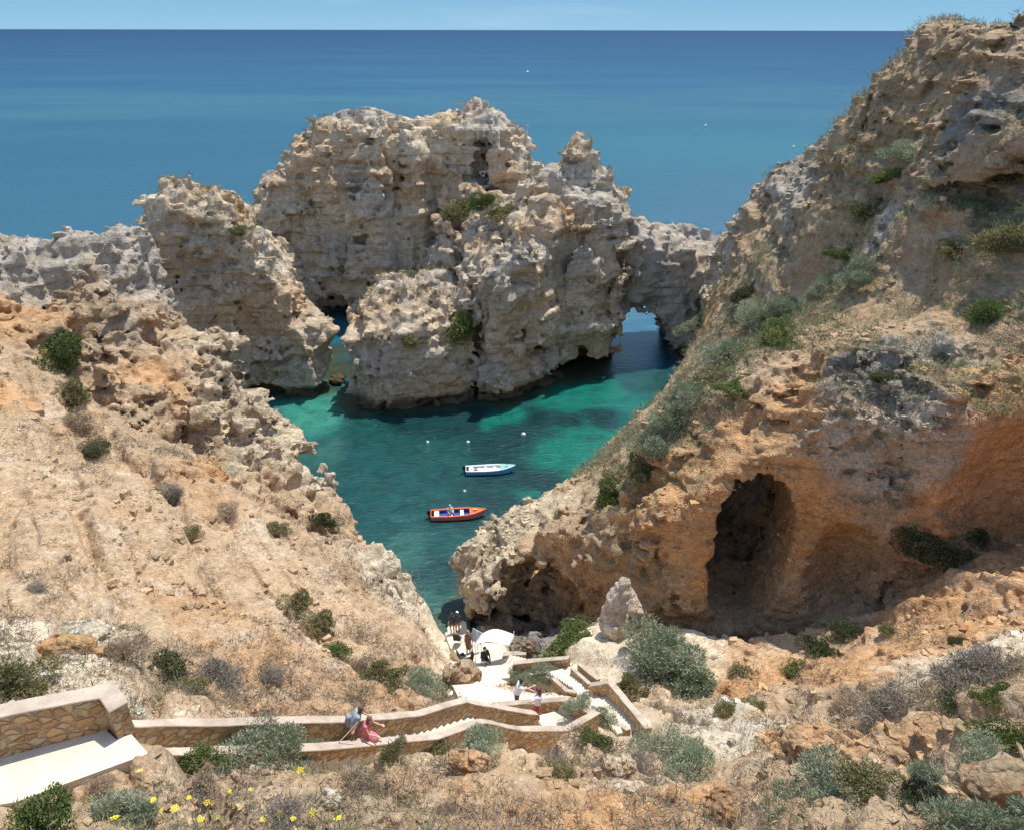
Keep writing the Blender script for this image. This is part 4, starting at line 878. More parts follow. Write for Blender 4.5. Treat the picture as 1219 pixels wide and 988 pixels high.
def dens_top(p, no): return (no[:, 2] > .35) * np.clip((p[:, 2] - 8) / 14, 0, 1) * np.clip(.3 + 1.6 * oct_(p[:, 0], p[:, 1], p[:, 2], 3., 36), 0, 1)
DRYD = [(.20, .155, .12), (.16, .13, .11), (.25, .20, .14), (.13, .11, .085), (.17, .155, .09), (.14, .14, .075), (.19, .16, .14)]
DRY = [(.30, .24, .17), (.24, .19, .14), (.36, .30, .20), (.20, .17, .12), (.26, .23, .13), (.22, .21, .11)]
scrub('dry_scrub', 'dry brown and grey scrub scattered over the left and lower slopes', BODIES['ground'], 11000, 1, DRYD, (.22, .62), dens_land, nl=28, lw=.055)
scrub('dry_scrub', 'brown and olive scrub covering the right headland', BODIES['cliff'], 13000, 2, DRYD[:3] + [(.13, .14, .06), (.16, .17, .08), (.10, .13, .055), (.16, .20, .11), (.18, .20, .12), (.13, .17, .08)], (.3, .75), dens_cliff, nl=26, lw=.06)
scrub('ground_cover', 'mixed grass and small yellow-green herbs covering the near foreground', BODIES['ground'], 4200, 3, [(.40, .34, .25), (.34, .28, .21), (.42, .37, .26), (.30, .30, .13), (.28, .31, .15), (.36, .33, .14), (.26, .29, .18)], (.14, .34), dens_fore, 'ground cover', nl=26, lw=.06, ll=.8)
STREAK = [(*hit(u, v)[0], r) for u, v, r in ((740,560,2.6),(775,520,2.8),(815,475,3),(850,440,3.2),(880,410,3.2),(920,380,3.2),(960,350,3.2),(1000,325,3.2),(1050,300,3.),(1090,290,2.6),(1140,290,2.6),(1190,280,2.4),(900,320,3),(1020,250,2.4),(1085,175,2.2),(1170,350,2.4),(930,300,2.4))]
def dens_streak(p, no):
    g = sum(np.exp(-((p[:, 0] - a) ** 2 + (p[:, 1] - b) ** 2 + (p[:, 2] - c) ** 2) / r ** 2) for a, b, c, r in STREAK)
    return (no[:, 2] > .3) * np.clip(g * (.55 + 1.4 * oct_(p[:, 0], p[:, 1], p[:, 2], 1.8, 71)), 0, 1)
scrub('ground_cover', 'grey-green low scrub running in a band down the right headland', BODIES['cliff'], 4200, 9, G2 + [(.13, .17, .08), (.17, .20, .09), (.12, .14, .06)], (.3, .62), dens_streak, 'ground cover', nl=34, lw=.06, ll=.6)
for nm in ('sea_stack', 'rocky_islet', 'rock_pinnacle', 'sea_rock'):
    scrub('ground_cover', {'sea_stack': 'small olive plants on top of the left stack', 'rocky_islet': 'small olive plants on the flat top of the back islet', 'rock_pinnacle': 'small olive plants on the ledges of the pinnacle mass', 'sea_rock': 'small plants on top of the pale sea rock'}[nm], BODIES[nm], 1100, 4, [(.15, .145, .06), (.2, .18, .08), (.25, .17, .08), (.11, .12, .05)], (.25, .55), dens_top, 'ground cover', nl=14, lw=.2)
def gravel(name, label, body_ob, n, seed, dens, size):
    me = body_ob.data; k = len(me.vertices); co = np.empty(k * 3, np.float32); me.vertices.foreach_get('co', co); co = co.reshape(-1, 3)
    no = np.empty(k * 3, np.float32); me.vertices.foreach_get('normal', no); no = no.reshape(-1, 3); al = np.empty(k * 4, np.float32); me.color_attributes['tint'].data.foreach_get('color', al); al = al.reshape(-1, 4)
    r = np.random.RandomState(seed); i = r.randint(0, k, n * 9); sel = i[r.rand(len(i)) < dens(co[i], no[i])][:n]; p = co[sel]; m = len(p); d = np.linalg.norm(p - np.array([0, 0, CH]), axis=1)
    base = np.array([(x, y, z) for z in (-.5, .5) for x, y in ((-.5, -.5), (.5, -.5), (.5, .5), (-.5, .5))]); sz = (size[0] * (size[1] / size[0]) ** (r.rand(m) ** 1.6) * (.4 + .6 * np.clip(d / 35, 0, 1.5)))[:, None, None]
    B = base[None] * r.uniform(.6, 1.25, (m, 8, 3)) * r.uniform(.5, 1.3, (m, 1, 3)) * sz; a = r.uniform(0, 6.28, m)[:, None]; c_, s_ = np.cos(a), np.sin(a)
    B = np.stack([B[..., 0] * c_ - B[..., 1] * s_, B[..., 0] * s_ + B[..., 1] * c_, B[..., 2] * .7], -1) + p[:, None, :]
    Fq = np.array([(0, 3, 2, 1), (4, 5, 6, 7), (0, 1, 5, 4), (1, 2, 6, 5), (2, 3, 7, 6), (3, 0, 4, 7)]); Q = (np.arange(m)[:, None, None] * 8 + Fq[None]).reshape(-1, 4)
    C = np.ones((m * 8, 4), np.float32); C[:, :3] = np.repeat(al[sel, :3] * r.uniform(.75, 1.45, (m, 1)), 8, 0).clip(0, .8); C[:, 3] = .8
    o = make_mesh(name, B.reshape(-1, 3), Q, ROCK, C, smooth=False); tag(o, label, 'gravel', kind='stuff')
gravel('gravel', 'loose stones and rubble scattered over the left and lower slopes', BODIES['ground'], 12000, 61, dens_stone, (.05, .38))
gravel('gravel', 'loose stones scattered over the right headland', BODIES['cliff'], 5000, 62, dens_stone, (.08, .4))
print('scrub', _t.time() - T0)

# ------------------------------------------------------------------ boats
PAINT = {}
def paint(nm, c, rough=.4):
    if nm not in PAINT: PAINT[nm] = flat_mat(nm, c, rough, noise=.08, scale=3)
    return PAINT[nm]
def boat(name, label, u, v, L, B, head, hull, rub, inner, bow_deck):
    loc = Vector(un(u, v, z=0.0)); root = empty(name, (loc.x, loc.y, 0), head); tag(root, label, 'boat')
    ts = [0, .08, .2, .35, .5, .65, .78, .88, .95, .985, 1.0]
    def hw(t): return B / 2 * (.86 + .14 * min(1, t / .35)) * (1 - max(0, (t - .5) / .5) ** 2.3)
    def sh_(t): return .46 + .10 * max(0, t - .3) / .7 + .14 * max(0, (t - .6) / .4) ** 2
    def kz(t): return -.16 + .5 * max(0, (t - .72) / .28) ** 2.2
    X = lambda t: (t - .5) * L
    outer = []
    for t in ts:
        w = max(hw(t), .012); h = sh_(t); k = kz(t)
        outer.append([(X(t), w, h), (X(t), w * .97, h * .55), (X(t), w * .84, max(k + .06, 0.02)), (X(t), w * .45, k + .03), (X(t), 0, k), (X(t), -w * .45, k + .03), (X(t), -w * .84, max(k + .06, 0.02)), (X(t), -w * .97, h * .55), (X(t), -w, h)])
    m = MB(); m.loft(outer, close=False, caps=False); m.add(outer[0], [tuple(range(9))]); m.build('hull', hull, root, smooth=False)
    # gunwale
    pl = [Vector((X(t), max(hw(t), .012), sh_(t) + .01)) for t in ts]; pr_ = [Vector((p.x, -p.y, p.z)) for p in pl]
    m = MB(); m.tube(pl, .035, 6); m.tube(pr_, .035, 6); m.tube([pl[0], pr_[0]], .035, 6); m.build('gunwale', rub, root)
    # inside: side walls and floor
    ti = [.06, .2, .35, .5, .62, .70]; f = .14
    f = .14 if 'red' in label else .26
    rings = [[(X(t), hw(t) - .05, sh_(t) - .01), (X(t), hw(t) - .10, f), (X(t), -hw(t) + .10, f), (X(t), -hw(t) + .05, sh_(t) - .01)] for t in ti]
    m = MB(); m.loft(rings, close=False, caps=False); m.add(rings[0], [(0, 1, 2, 3)]); m.add(rings[-1], [(0, 1, 2, 3)]); m.build('floor', inner, root)
    td = [.70, .78, .88, .95, .985]
    rings = [[(X(t), hw(t), sh_(t) + .0), (X(t), hw(t) * .5, sh_(t) + .04 * hw(t)), (X(t), 0, sh_(t) + .06 * hw(t)), (X(t), -hw(t) * .5, sh_(t) + .04 * hw(t)), (X(t), -hw(t), sh_(t))] for t in td]
    m = MB(); m.loft(rings, close=False, caps=False); m.build('bow_deck', bow_deck, root)
    # side decks
    m = MB()
    for sg in (1, -1):
        rings = [[(X(t), sg * hw(t), sh_(t) + .012), (X(t), sg * (hw(t) - .13), sh_(t) + .012), (X(t), sg * (hw(t) - .13), sh_(t) - .04)] for t in [.0] + ti]
        m.loft(rings, close=False, caps=False)
    m.build('side_deck', rub, root)
    return root, X, hw, sh_, f
def outboard(root, x, z):
    m = MB(); m.loft([[(x + a * .17 * k, b * .13 * k, zz) for a, b in ((1, .6), (1, -.6), (.5, -1), (-.7, -.9), (-1, 0), (-.7, .9), (.5, 1))] for zz, k in ((z - .05, .8), (z + .12, 1.05), (z + .30, .95), (z + .36, .6))])
    o = m.build('outboard_motor', paint('black_cowl', (.02, .02, .022), .35), root, bevel=.01)
    m = MB(); m.box((x, 0, z - .35), (.10, .07, .62)); m.box((x - .04, 0, z - .62), (.32, .12, .03)); m.build('motor_leg', paint('motor_grey', (.10, .10, .11)), o)
white = paint('white_gelcoat', (.80, .80, .78)); red = paint('red_paint', (.62, .085, .045)); blue = paint('blue_floor', (.03, .09, .36)); orange = paint('orange_paint', (.72, .16, .05)); lblue = paint('light_blue_paint', (.10, .36, .68)); turq = paint('turquoise_paint', (.16, .62, .60)); pinkr = paint('faded_red_paint', (.60, .20, .17))
root, X, hw, shr, f = boat('motorboat', 'red and orange open boat with blue floor and a man sitting near its motor', 547, 615, 4.75, 1.35, R(5), pinkr, orange, blue, orange)
outboard(root, X(0) - .2, .45)
for t, w in ((.10, .42), (.36, .28), (.56, .30)): MB().box((X(t), 0, .36), (w, 2 * (hw(t) - .12), .06)).box((X(t), 0, .25), (w * .7, .5, .2)).build('seat', white, root, bevel=.012)
MB().box((X(.80), 0, .70), (.36, .22, .04)).build('hatch', paint('yellow_hatch', (.75, .42, .10)), root, bevel=.01)
MB().tube([(X(.97), 0, .70), (X(.985), 0, .78)], .02, 6).build('bow_cleat', white, root)
RB = root
root, X, hw, shr, f = boat('motorboat', 'white boat with blue side and turquoise bow, empty, lying further out', 585, 562, 4.7, 1.30, R(4), lblue, white, white, turq)
outboard(root, X(0) - .2, .45)
for t, w in ((.10, .42), (.40, .26), (.58, .26)): MB().box((X(t), 0, .36), (w, 2 * (hw(t) - .12), .06)).box((X(t), 0, .25), (w * .7, .5, .2)).build('seat', white, root, bevel=.012)
MB().box((X(.20), .0, .30), (.32, .34, .26)).build('console', paint('grey_console', (.22, .24, .28)), root, bevel=.02)
m = MB(); m.tube([(X(.82) + .14 * math.cos(a), .16 * math.sin(a), .72) for a in [i * math.pi / 8 for i in range(17)]], .035, 6); m.build('lifebuoy_ring', paint('buoy_ring_pink', (.65, .30, .28)), root)
def buoy(u, v, r, label):
    loc = Vector(un(u, v, z=0)); root = empty('buoy', loc); tag(root, label, 'buoy', 'white mooring buoys')
    n_ = 10; rings = [[(r * math.sin(a) * math.cos(q), r * math.sin(a) * math.sin(q), r * .35 - r * math.cos(a)) for q in [2 * math.pi * k / n_ for k in range(n_)]] for a in [.15, .6, 1.1, 1.57, 2.1, 2.6, 3.0]]
    MB().loft(rings).build('float', white, root, smooth=True); MB().tube([(0, 0, r * 1.2), (0, 0, r * 1.6)], r * .15, 6).build('eye', paint('buoy_eye', (.2, .2, .22)), root)
for u, v, r, l in ((510,527,.16,'small white buoy, leftmost of the three in front of the sea rock'),(558,527,.18,'white buoy between the leftmost and the big one in the cove'),(624,518,.24,'biggest white buoy in the cove, above the white boat'),(554,585,.14,'tiny white buoy between the two boats'),
                   (628,87,1.3,'lone white buoy far out near the horizon'),(840,150,.5,'tiny white buoy offshore above the arch'),(945,175,.45,'tiny white buoy offshore close to the right headland')): buoy(u, v, r, l)

# ------------------------------------------------------------------ people: one continuous skin grown from tapered capsules, clothes over it
def grid_mesh(F, lo, hi, h):
    n = [int((b - a) / h) + 2 for a, b in zip(lo, hi)]
    A = [lo[k] + np.arange(n[k]) * h for k in range(3)]; x, y, z = np.meshgrid(*A, indexing='ij'); v = F(x, y, z); ins = v < 0
    c = lambda q, s_: q[s_[0]:n[0] - 1 + s_[0], s_[1]:n[1] - 1 + s_[1], s_[2]:n[2] - 1 + s_[2]]
    acc = np.zeros((n[0] - 1, n[1] - 1, n[2] - 1, 3)); cnt = np.zeros(acc.shape[:3])
    for ax in range(3):
        for s0 in [(i, j, k) for i in (0, 1) for j in (0, 1) for k in (0, 1)]:
            if s0[ax]: continue
            s1 = list(s0); s1[ax] = 1; a, b = c(v, s0), c(v, s1); X_ = (a < 0) != (b < 0); t = np.where(X_, a / np.where(X_, a - b, 1), 0)
            for k in range(3): acc[..., k] += X_ * (s0[k] + (t if k == ax else 0))
            cnt += X_
    act = cnt > 0; idx = np.full(act.shape, -1); idx[act] = np.arange(act.sum()); I = np.argwhere(act)
    P = np.array(lo) + (I + acc[act] / cnt[act][:, None]) * h; Q = []
    for ax in range(3):
        s1 = [0, 0, 0]; s1[ax] = 1; a, b = c(ins, (0, 0, 0)), c(ins, tuple(s1)); g = np.argwhere(a != b); fl = a[a != b]; u, w = (ax + 1) % 3, (ax + 2) % 3
        ok = (g[:, u] > 0) & (g[:, w] > 0); g = g[ok]; fl = fl[ok]; q = []
        for du, dw in ((0, 0), (1, 0), (1, 1), (0, 1)):
            g2 = g.copy(); g2[:, u] -= du; g2[:, w] -= dw; q.append(idx[g2[:, 0], g2[:, 1], g2[:, 2]])
        q = np.stack(q, 1); q[~fl] = q[~fl][:, ::-1]; Q.append(q[:, ::-1])
    return P, np.concatenate(Q)
def caps(x, y, z, L, k=.02):
    """smooth union of tapered capsules (a, b, ra, rb)"""
    out = None
    for a, b, ra, rb in L:
        a = np.array(a, float); b = np.array(b, float); d = b - a; dd = max(d @ d, 1e-9)
        t = np.clip(((x - a[0]) * d[0] + (y - a[1]) * d[1] + (z - a[2]) * d[2]) / dd, 0, 1)
        q = np.sqrt((x - a[0] - t * d[0]) ** 2 + (y - a[1] - t * d[1]) ** 2 + (z - a[2] - t * d[2]) ** 2) - (ra + (rb - ra) * t)
        out = q if out is None else -smax(-out, -q, k)
    return out
SKIN = flat_mat('skin', (.56, .33, .23), .55, noise=.06); SKIN2 = flat_mat('tanned_skin', (.42, .24, .16), .55, noise=.06)
def person(label, loc, rz, J, clothes, skin=SKIN, h=.016, hair=(.05, .03, .02), hat=None, hairlen=.0, scale=1.0, fingers=True):
    """J: joint positions in metres, x = forward, y = left, z = up. Clothes: list of (name, colour, parts, slack)"""
    D = dict(hip=(0, 0, .95), chest=(0, 0, 1.30), neck=(0, 0, 1.46), head=(.02, 0, 1.60), shL=(0, .185, 1.40), shR=(0, -.185, 1.40), elL=(0, .24, 1.12), elR=(0, -.24, 1.12), haL=(.08, .25, .88), haR=(.08, -.25, .88),
             hiL=(0, .095, .92), hiR=(0, -.095, .92), knL=(.02, .10, .50), knR=(.02, -.10, .50), anL=(-.02, .10, .08), anR=(-.02, -.10, .08))
    D.update(J); D = {k: np.array(v, float) for k, v in D.items()}
    root = empty('person', loc, rz); root.scale = (scale,) * 3; tag(root, label, 'person')
    B = []
    B += [(D['hip'] + (0, .06, 0), D['chest'] + (0, .07, 0), .115, .115), (D['hip'] - (0, .06, 0), D['chest'] - (0, .07, 0), .115, .115), (D['chest'], D['neck'], .11, .055), (D['shL'], D['shR'], .062, .062), (D['neck'], D['head'] - (0, 0, .05), .052, .05)]
    hd = D['head']; B += [(hd + (-.012, 0, .03), hd + (0.008, 0, -.045), .098, .070), (hd + (.095, 0, -.005), hd + (.088, 0, -.03), .010, .016), (hd + (0, .098, 0), hd + (0, .098, -.03), .014, .010), (hd + (0, -.098, 0), hd + (0, -.098, -.03), .014, .010), (hd + (.07, 0, -.09), hd + (.06, 0, -.095), .022, .024)]
    arms = []; legs = []; feet = []
    for s_ in 'LR':
        sg = 1 if s_ == 'L' else -1
        arms += [(D['sh' + s_], D['el' + s_], .052, .040)]; B += [(D['sh' + s_], D['el' + s_], .050, .038), (D['el' + s_], D['ha' + s_], .037, .024)]
        d = D['ha' + s_] - D['el' + s_]; d /= np.linalg.norm(d) + 1e-9; side = np.cross(d, (0, 0, 1)); side = side / (np.linalg.norm(side) + 1e-6) if np.linalg.norm(side) > .1 else np.array([1., 0, 0]); up = np.cross(side, d)
        w = D['ha' + s_]; pe = w + d * .085; B += [(w, pe + side * .018, .022, .018), (w, pe - side * .018, .022, .018)]
        if fingers:
            for i, (o_, l_) in enumerate(((-.030, .062), (-.010, .076), (.010, .072), (.030, .055))):
                p0 = pe + side * o_; p1 = p0 + d * l_ * .5 + side * o_ * .25; p2 = p1 + d * l_ * .4 - up * .022; B += [(p0, p1, .0105, .0095), (p1, p2, .0095, .0085)]
            p0 = w + d * .025 - side * .025; B += [(p0, p0 - side * .03 + d * .03, .012, .011), (p0 - side * .03 + d * .03, p0 - side * .032 + d * .062, .011, .009)]
        legs += [(D['hi' + s_], D['kn' + s_], .092, .062), (D['kn' + s_], D['an' + s_], .060, .045)]
        B += [(D['hi' + s_], D['kn' + s_], .082, .052), (D['kn' + s_], D['kn' + s_] * .65 + D['an' + s_] * .35, .050, .054), (D['kn' + s_] * .65 + D['an' + s_] * .35, D['an' + s_], .054, .034)]
        an = D['an' + s_]; feet += [(an + (-.03, 0, -.03), an + (.12, 0, -.045), .045, .038)]; B += [(an, an + (.10, 0, -.045), .034, .03)]
    allp = np.array([q for b in B for q in (b[0], b[1])]); lo = allp.min(0) - .14; hi = allp.max(0) + .14
    def mk(nm, L, mat, k=.025, hh=h, parent=root, cut=None):
        ap = np.array([q for b in L for q in (b[0], b[1])]); mr = max(max(b[2], b[3]) for b in L) + .03
        F = lambda x, y, z: (lambda v: v if cut is None else np.maximum(v, cut(x, y, z)))(caps(x, y, z, L, k))
        P, Q = grid_mesh(F, ap.min(0) - mr, ap.max(0) + mr, hh); o = make_mesh(nm, P, Q, mat, smooth=True); o.parent = parent; return o
    body_ = mk('body', B, skin, .018, h * .8)
    tor = [(D['hip'] + (0, .06, 0), D['chest'] + (0, .075, 0), .13, .132), (D['hip'] - (0, .06, 0), D['chest'] - (0, .075, 0), .13, .132), (D['chest'], D['neck'] - (0, 0, .03), .13, .07), (D['shL'], D['shR'], .072, .072)]
    for nm, col, kind in clothes:
        m_ = flat_mat(nm + '_cloth', col, .85, noise=.12, scale=9, bump=.3)
        if kind == 'shirt': mk(nm, tor + [(a, a * .35 + b * .65, ra + .012, rb + .022) for a, b, ra, rb in arms], m_)
        elif kind == 'top': mk(nm, tor, m_)
        elif kind == 'long': mk(nm, tor + [(a, b, ra + .010, rb + .014) for a, b, ra, rb in arms] + [(D['el' + s_], D['ha' + s_], .050, .036) for s_ in 'LR'], m_)
        elif kind == 'trousers': mk(nm, legs + [(D['hiL'] + (0, 0, .03), D['hiR'] + (0, 0, .03), .115, .115)], m_)
        elif kind == 'shorts': mk(nm, [(D['hi' + s_], D['hi' + s_] * .3 + D['kn' + s_] * .7, .105, .085) for s_ in 'LR'] + [(D['hiL'] + (0, 0, .03), D['hiR'] + (0, 0, .03), .118, .118)], m_)
        elif kind == 'dress': mk(nm, tor + [(D['hip'], (D['knL'] + D['knR']) / 2 + (0, 0, .05), .14, .20)], m_, .05)
        elif kind == 'pack':
            c = (D['hip'] * .35 + D['chest'] * .65); bk = np.array([-.22, 0, .03]); mk(nm, [(c + bk + (0, .05, -.14), c + bk + (0, .05, .16), .10, .085), (c + bk + (0, -.05, -.14), c + bk + (0, -.05, .16), .10, .085), (c + bk + (-.08, 0, -.08), c + bk + (-.08, 0, 0), .06, .05)], m_)
            
    for ft in feet: mk('shoe', [ft], paint('shoe_leather', (.50, .48, .45), .7), .01)
    hm = flat_mat('hair', hair, .6, noise=.3, scale=30)
    L = [(hd + (-.03, 0, .055), hd + (-.045, 0, -.02), .098, .085), (hd + (-.01, 0, .07), hd + (-.03, 0, .06), .088, .09)]
    if hairlen: L += [(hd + (-.07, .02, -.03), hd + (-.11, .02, -.06 - hairlen), .07, .045), (hd + (-.07, -.03, -.03), hd + (-.11, -.02, -.04 - hairlen), .07, .04)]
    mk('hair', L, hm, .02, .012, cut=lambda x, y, z: np.maximum(x - hd[0] - .062, -(z - hd[2]) - .02 - (hairlen + .09) * (x < hd[0] - .02)))
    for sg in (1, -1): MB().box(hd + (.088, .034 * sg, .012), (.012, .022, .012)).build('eye', paint('eye_dark', (.03, .025, .02)), body_)
    MB().box(hd + (.084, 0, -.052), (.014, .045, .010)).build('mouth', paint('lip', (.40, .13, .11)), body_)
    if hat:
        mk('hat', [(hd + (-.01, 0, .07), hd + (-.01, 0, .10), .112, .095)], flat_mat('hat_cloth', hat, .85), .02, .014)
    return root
def at_pixel(u, v, z): return Vector(un(u, v, z=z))
# the two walkers on the staircase
stepz = PA[2 + 4][2]
P1 = Vector(offset(WALL_HILL, .38, -.75)[3]); P2 = P1 + Vector((.30, .10, -.22))
pa_ = person('person in a grey-blue top with a backpack bending forward on the long staircase', P1 + Vector((-.05, .06, 0)), R(20),
    dict(chest=(.20, 0, 1.24), neck=(.30, 0, 1.36), head=(.38, 0, 1.46), shL=(.22, .18, 1.33), shR=(.22, -.18, 1.33), elL=(.40, .24, 1.10), elR=(.12, -.27, 1.08), haL=(.58, .16, 1.0), haR=(.02, -.32, .98), hip=(0, 0, .93), knL=(.16, .10, .52), anL=(.08, .10, .10), knR=(-.02, -.1, .5), anR=(-.14, -.1, .12)),
    [('top', (.30, .34, .38), 'shirt'), ('shorts', (.34, .17, .15), 'shorts'), ('backpack', (.24, .28, .32), 'pack')], hair=(.07, .04, .03), scale=.84)
person('person in a pink dress walking down the staircase with bent knees', P2, R(-8),
    dict(hip=(-.05, 0, .80), hiL=(-.05, .095, .78), hiR=(-.05, -.095, .78), chest=(.08, 0, 1.12), neck=(.16, 0, 1.26), head=(.22, 0, 1.38), shL=(.10, .18, 1.21), shR=(.10, -.18, 1.21), elL=(.28, .22, 1.02), elR=(.22, -.26, .98), haL=(.50, .2, .98), haR=(.46, -.24, .92), knL=(.30, .12, .58), anL=(.20, .12, .08), knR=(.22, -.12, .42), anR=(.40, -.12, .02)),
    [('dress', (.62, .17, .22), 'dress')], hair=(.16, .085, .045), hairlen=.14, scale=.84)
m = MB(); a = P1 + Vector((.05, -.34, 1.05)); d = Vector((-.95, -.55, -.85)); m.tube([a + d * -.15, a + d * .4, a + d], [.014, .014, .012], 6)
q = m.build('walking_pole', paint('pale_wood', (.62, .50, .36))); tag(q, 'long pale pole held at a slant by the person with the backpack', 'pole')
lp = Vector(un(641, 861, z=13.9)); lp.z = 14.0
person('person in a white top and red trousers on the landing, reaching out to the left', lp, R(165), dict(elL=(.22, .30, 1.24), haL=(.30, .42, 1.36), elR=(.20, -.28, 1.22), haR=(.46, -.3, 1.30), knL=(.05, .12, .5)),
    [('blouse', (.78, .76, .74), 'shirt'), ('trousers', (.48, .07, .05), 'trousers')], hair=(.13, .02, .03), hairlen=.12)
lq = Vector(un(616, 846, z=12.1)); lq.z = 12.15
person('dark-haired person in a white shirt behind the wall, stretching an arm to the right', lq, R(15), dict(chest=(.14, 0, 1.27), neck=(.2, 0, 1.41), head=(.24, 0, 1.55), shL=(.16, .18, 1.36), shR=(.16, -.18, 1.36), elR=(.40, -.2, 1.28), haR=(.66, -.14, 1.30), elL=(.3, .25, 1.1)),
    [('shirt', (.76, .75, .72), 'shirt'), ('trousers', (.10, .11, .14), 'trousers')], hair=(.02, .018, .02))
def ground_at(u, v, dz=.02):
    l, n_, d = hit(u, v); return l + Vector((0, 0, dz))
bpy.context.view_layer.update(); DG = bpy.context.evaluated_depsgraph_get()
person('person in dark clothes and a white cap at the water end of the path', ground_at(546, 753), R(80), {}, [('jacket', (.05, .05, .06), 'long'), ('trousers', (.30, .17, .14), 'trousers')], hat=(.8, .8, .78), fingers=False, h=.02)
person('person in black standing at the far left end of the path', ground_at(540, 754), R(120), dict(knL=(.12, .1, .5)), [('shirt', (.04, .04, .05), 'shirt'), ('shorts', (.10, .06, .06), 'shorts')], fingers=False, h=.02)
person('person in a brown dress walking up from the water by the blue board', ground_at(559, 777), R(-60), dict(knL=(.14, .1, .52)), [('dress', (.18, .10, .08), 'dress')], hair=(.35, .22, .12), hairlen=.1, fingers=False, h=.02)
sl = ground_at(578, 791)
person('person in black sitting at the edge of the white awning', sl + Vector((0, 0, -.02)), R(-60), dict(hip=(0, 0, .52), hiL=(0, .095, .52), hiR=(0, -.095, .52), chest=(.04, 0, .88), neck=(.05, 0, 1.04), head=(.08, 0, 1.18), shL=(.04, .18, .98), shR=(.04, -.18, .98), elL=(.1, .25, .72), elR=(.1, -.25, .72), haL=(.34, .18, .62), haR=(.34, -.18, .62), knL=(.42, .11, .52), knR=(.42, -.11, .52), anL=(.42, .11, .08), anR=(.42, -.11, .08)),
    [('sweater', (.03, .03, .035), 'long'), ('trousers', (.05, .06, .09), 'trousers')], hair=(.03, .02, .02), fingers=False, h=.02)
# boatman, seated on the second thwart of the red boat
bl = RB.matrix_basis @ Vector((-.75, .1, .0))
person('man in a pale shirt sitting in the red boat', Vector((bl.x, bl.y, -.06)), R(-60), dict(hip=(0, 0, .50), hiL=(0, .095, .50), hiR=(0, -.095, .50), chest=(.03, 0, .86), neck=(.05, 0, 1.02), head=(.08, 0, 1.16), shL=(.04, .18, .96), shR=(.04, -.18, .96), elL=(.08, .26, .72), elR=(.08, -.26, .72), haL=(.32, .2, .62), haR=(.32, -.2, .62), knL=(.40, .11, .52), knR=(.40, -.11, .52), anL=(.36, .11, .26), anR=(.36, -.11, .26)),
    [('shirt', (.74, .73, .62), 'long'), ('trousers', (.10, .12, .2), 'trousers')], hair=(.65, .63, .60), fingers=False, h=.02)
# the bench he sits on is the boat seat; the seated beach visitor has a stool
st_ = empty('stool', sl); tag(st_, 'small dark stool under the person in black by the awning', 'stool')
MB().box((0, 0, .40), (.36, .36, .05)).build('seat', paint('stool_dark', (.06, .05, .05)), st_, bevel=.01)
for sx in (-1, 1):
    for sy in (-1, 1): MB().tube([(sx * .14, sy * .14, .38), (sx * .17, sy * .17, 0)], .014, 6).build('leg', paint('stool_dark', (.06, .05, .05)), st_)

# ------------------------------------------------------------------ things on the beach platform
g = ground_at(590, 786); aw = empty('awning', g); tag(aw, 'white cloth awning stretched on poles over the beach platform', 'awning')
m = MB(); n_ = 10; Vv = []; Ff = []
for i in range(n_ + 1):
    for j in range(n_ + 1):
        a, b = i / n_ - .5, j / n_ - .5; Vv.append((a * 2.0 + b * .3, b * 1.4, 1.75 + .25 * (1 - (2 * a) ** 2) - .35 * (b + .5) - .25 * abs(a) * abs(a) * 2 + .05 * math.sin(7 * a + 5 * b)))
Ff = [(i * (n_ + 1) + j, (i + 1) * (n_ + 1) + j, (i + 1) * (n_ + 1) + j + 1, i * (n_ + 1) + j + 1) for i in range(n_) for j in range(n_)]
o = mesh_from('canopy', Vv, Ff, paint('white_canvas', (.80, .79, .78), .9), aw, smooth=True); o.modifiers.new('thickness', 'SOLIDIFY').thickness = .012
for x, y in ((-1.05, -.7), (1.0, -.7), (-1.0, .65), (1.1, .65)): MB().tube([(x, y, -.2), (x, y, 1.75 - .2 * (y > 0))], .022, 7).build('pole', white, aw)
g = ground_at(569, 775); bd = empty('notice_board', g, R(-25)); tag(bd, 'light blue board standing beside the white awning', 'board')
MB().box((0, 0, 1.15), (.75, .04, 1.0), M=Matrix.Rotation(R(14), 4, 'Y')).build('panel', paint('pale_blue_board', (.42, .58, .68)), bd, bevel=.008)
for x in (-.3, .3): MB().tube([(x, 0, 0), (x * 1.0, 0, .75)], .022, 6).build('leg', paint('board_leg', (.4, .4, .42)), bd)
def chair(u, v, rz, label):
    g = ground_at(u, v); c = empty('folding_chair', g, rz); tag(c, label, 'chair', 'black folding chairs on the beach platform'); bk = paint('black_fabric', (.025, .025, .03), .8); mt = paint('chair_frame', (.3, .3, .32))
    MB().box((0, 0, .42), (.46, .46, .03)).build('seat', bk, c, bevel=.01); MB().box((-.25, 0, .70), (.03, .46, .55), M=Matrix.Rotation(R(-10), 4, 'Y')).build('backrest', bk, c, bevel=.01)
    for sx in (-1, 1):
        for sy in (-1, 1): MB().tube([(sx * .2, sy * .22, .42), (-sx * .22, sy * .22, 0)], .013, 6).build('leg', mt, c)
chair(551, 787, R(30), 'black folding chair, left one of the pair by the rock'); chair(559, 792, R(200), 'black folding chair, right one of the pair by the rock'); chair(546, 766, R(80), 'black folding chair further towards the water, alone')

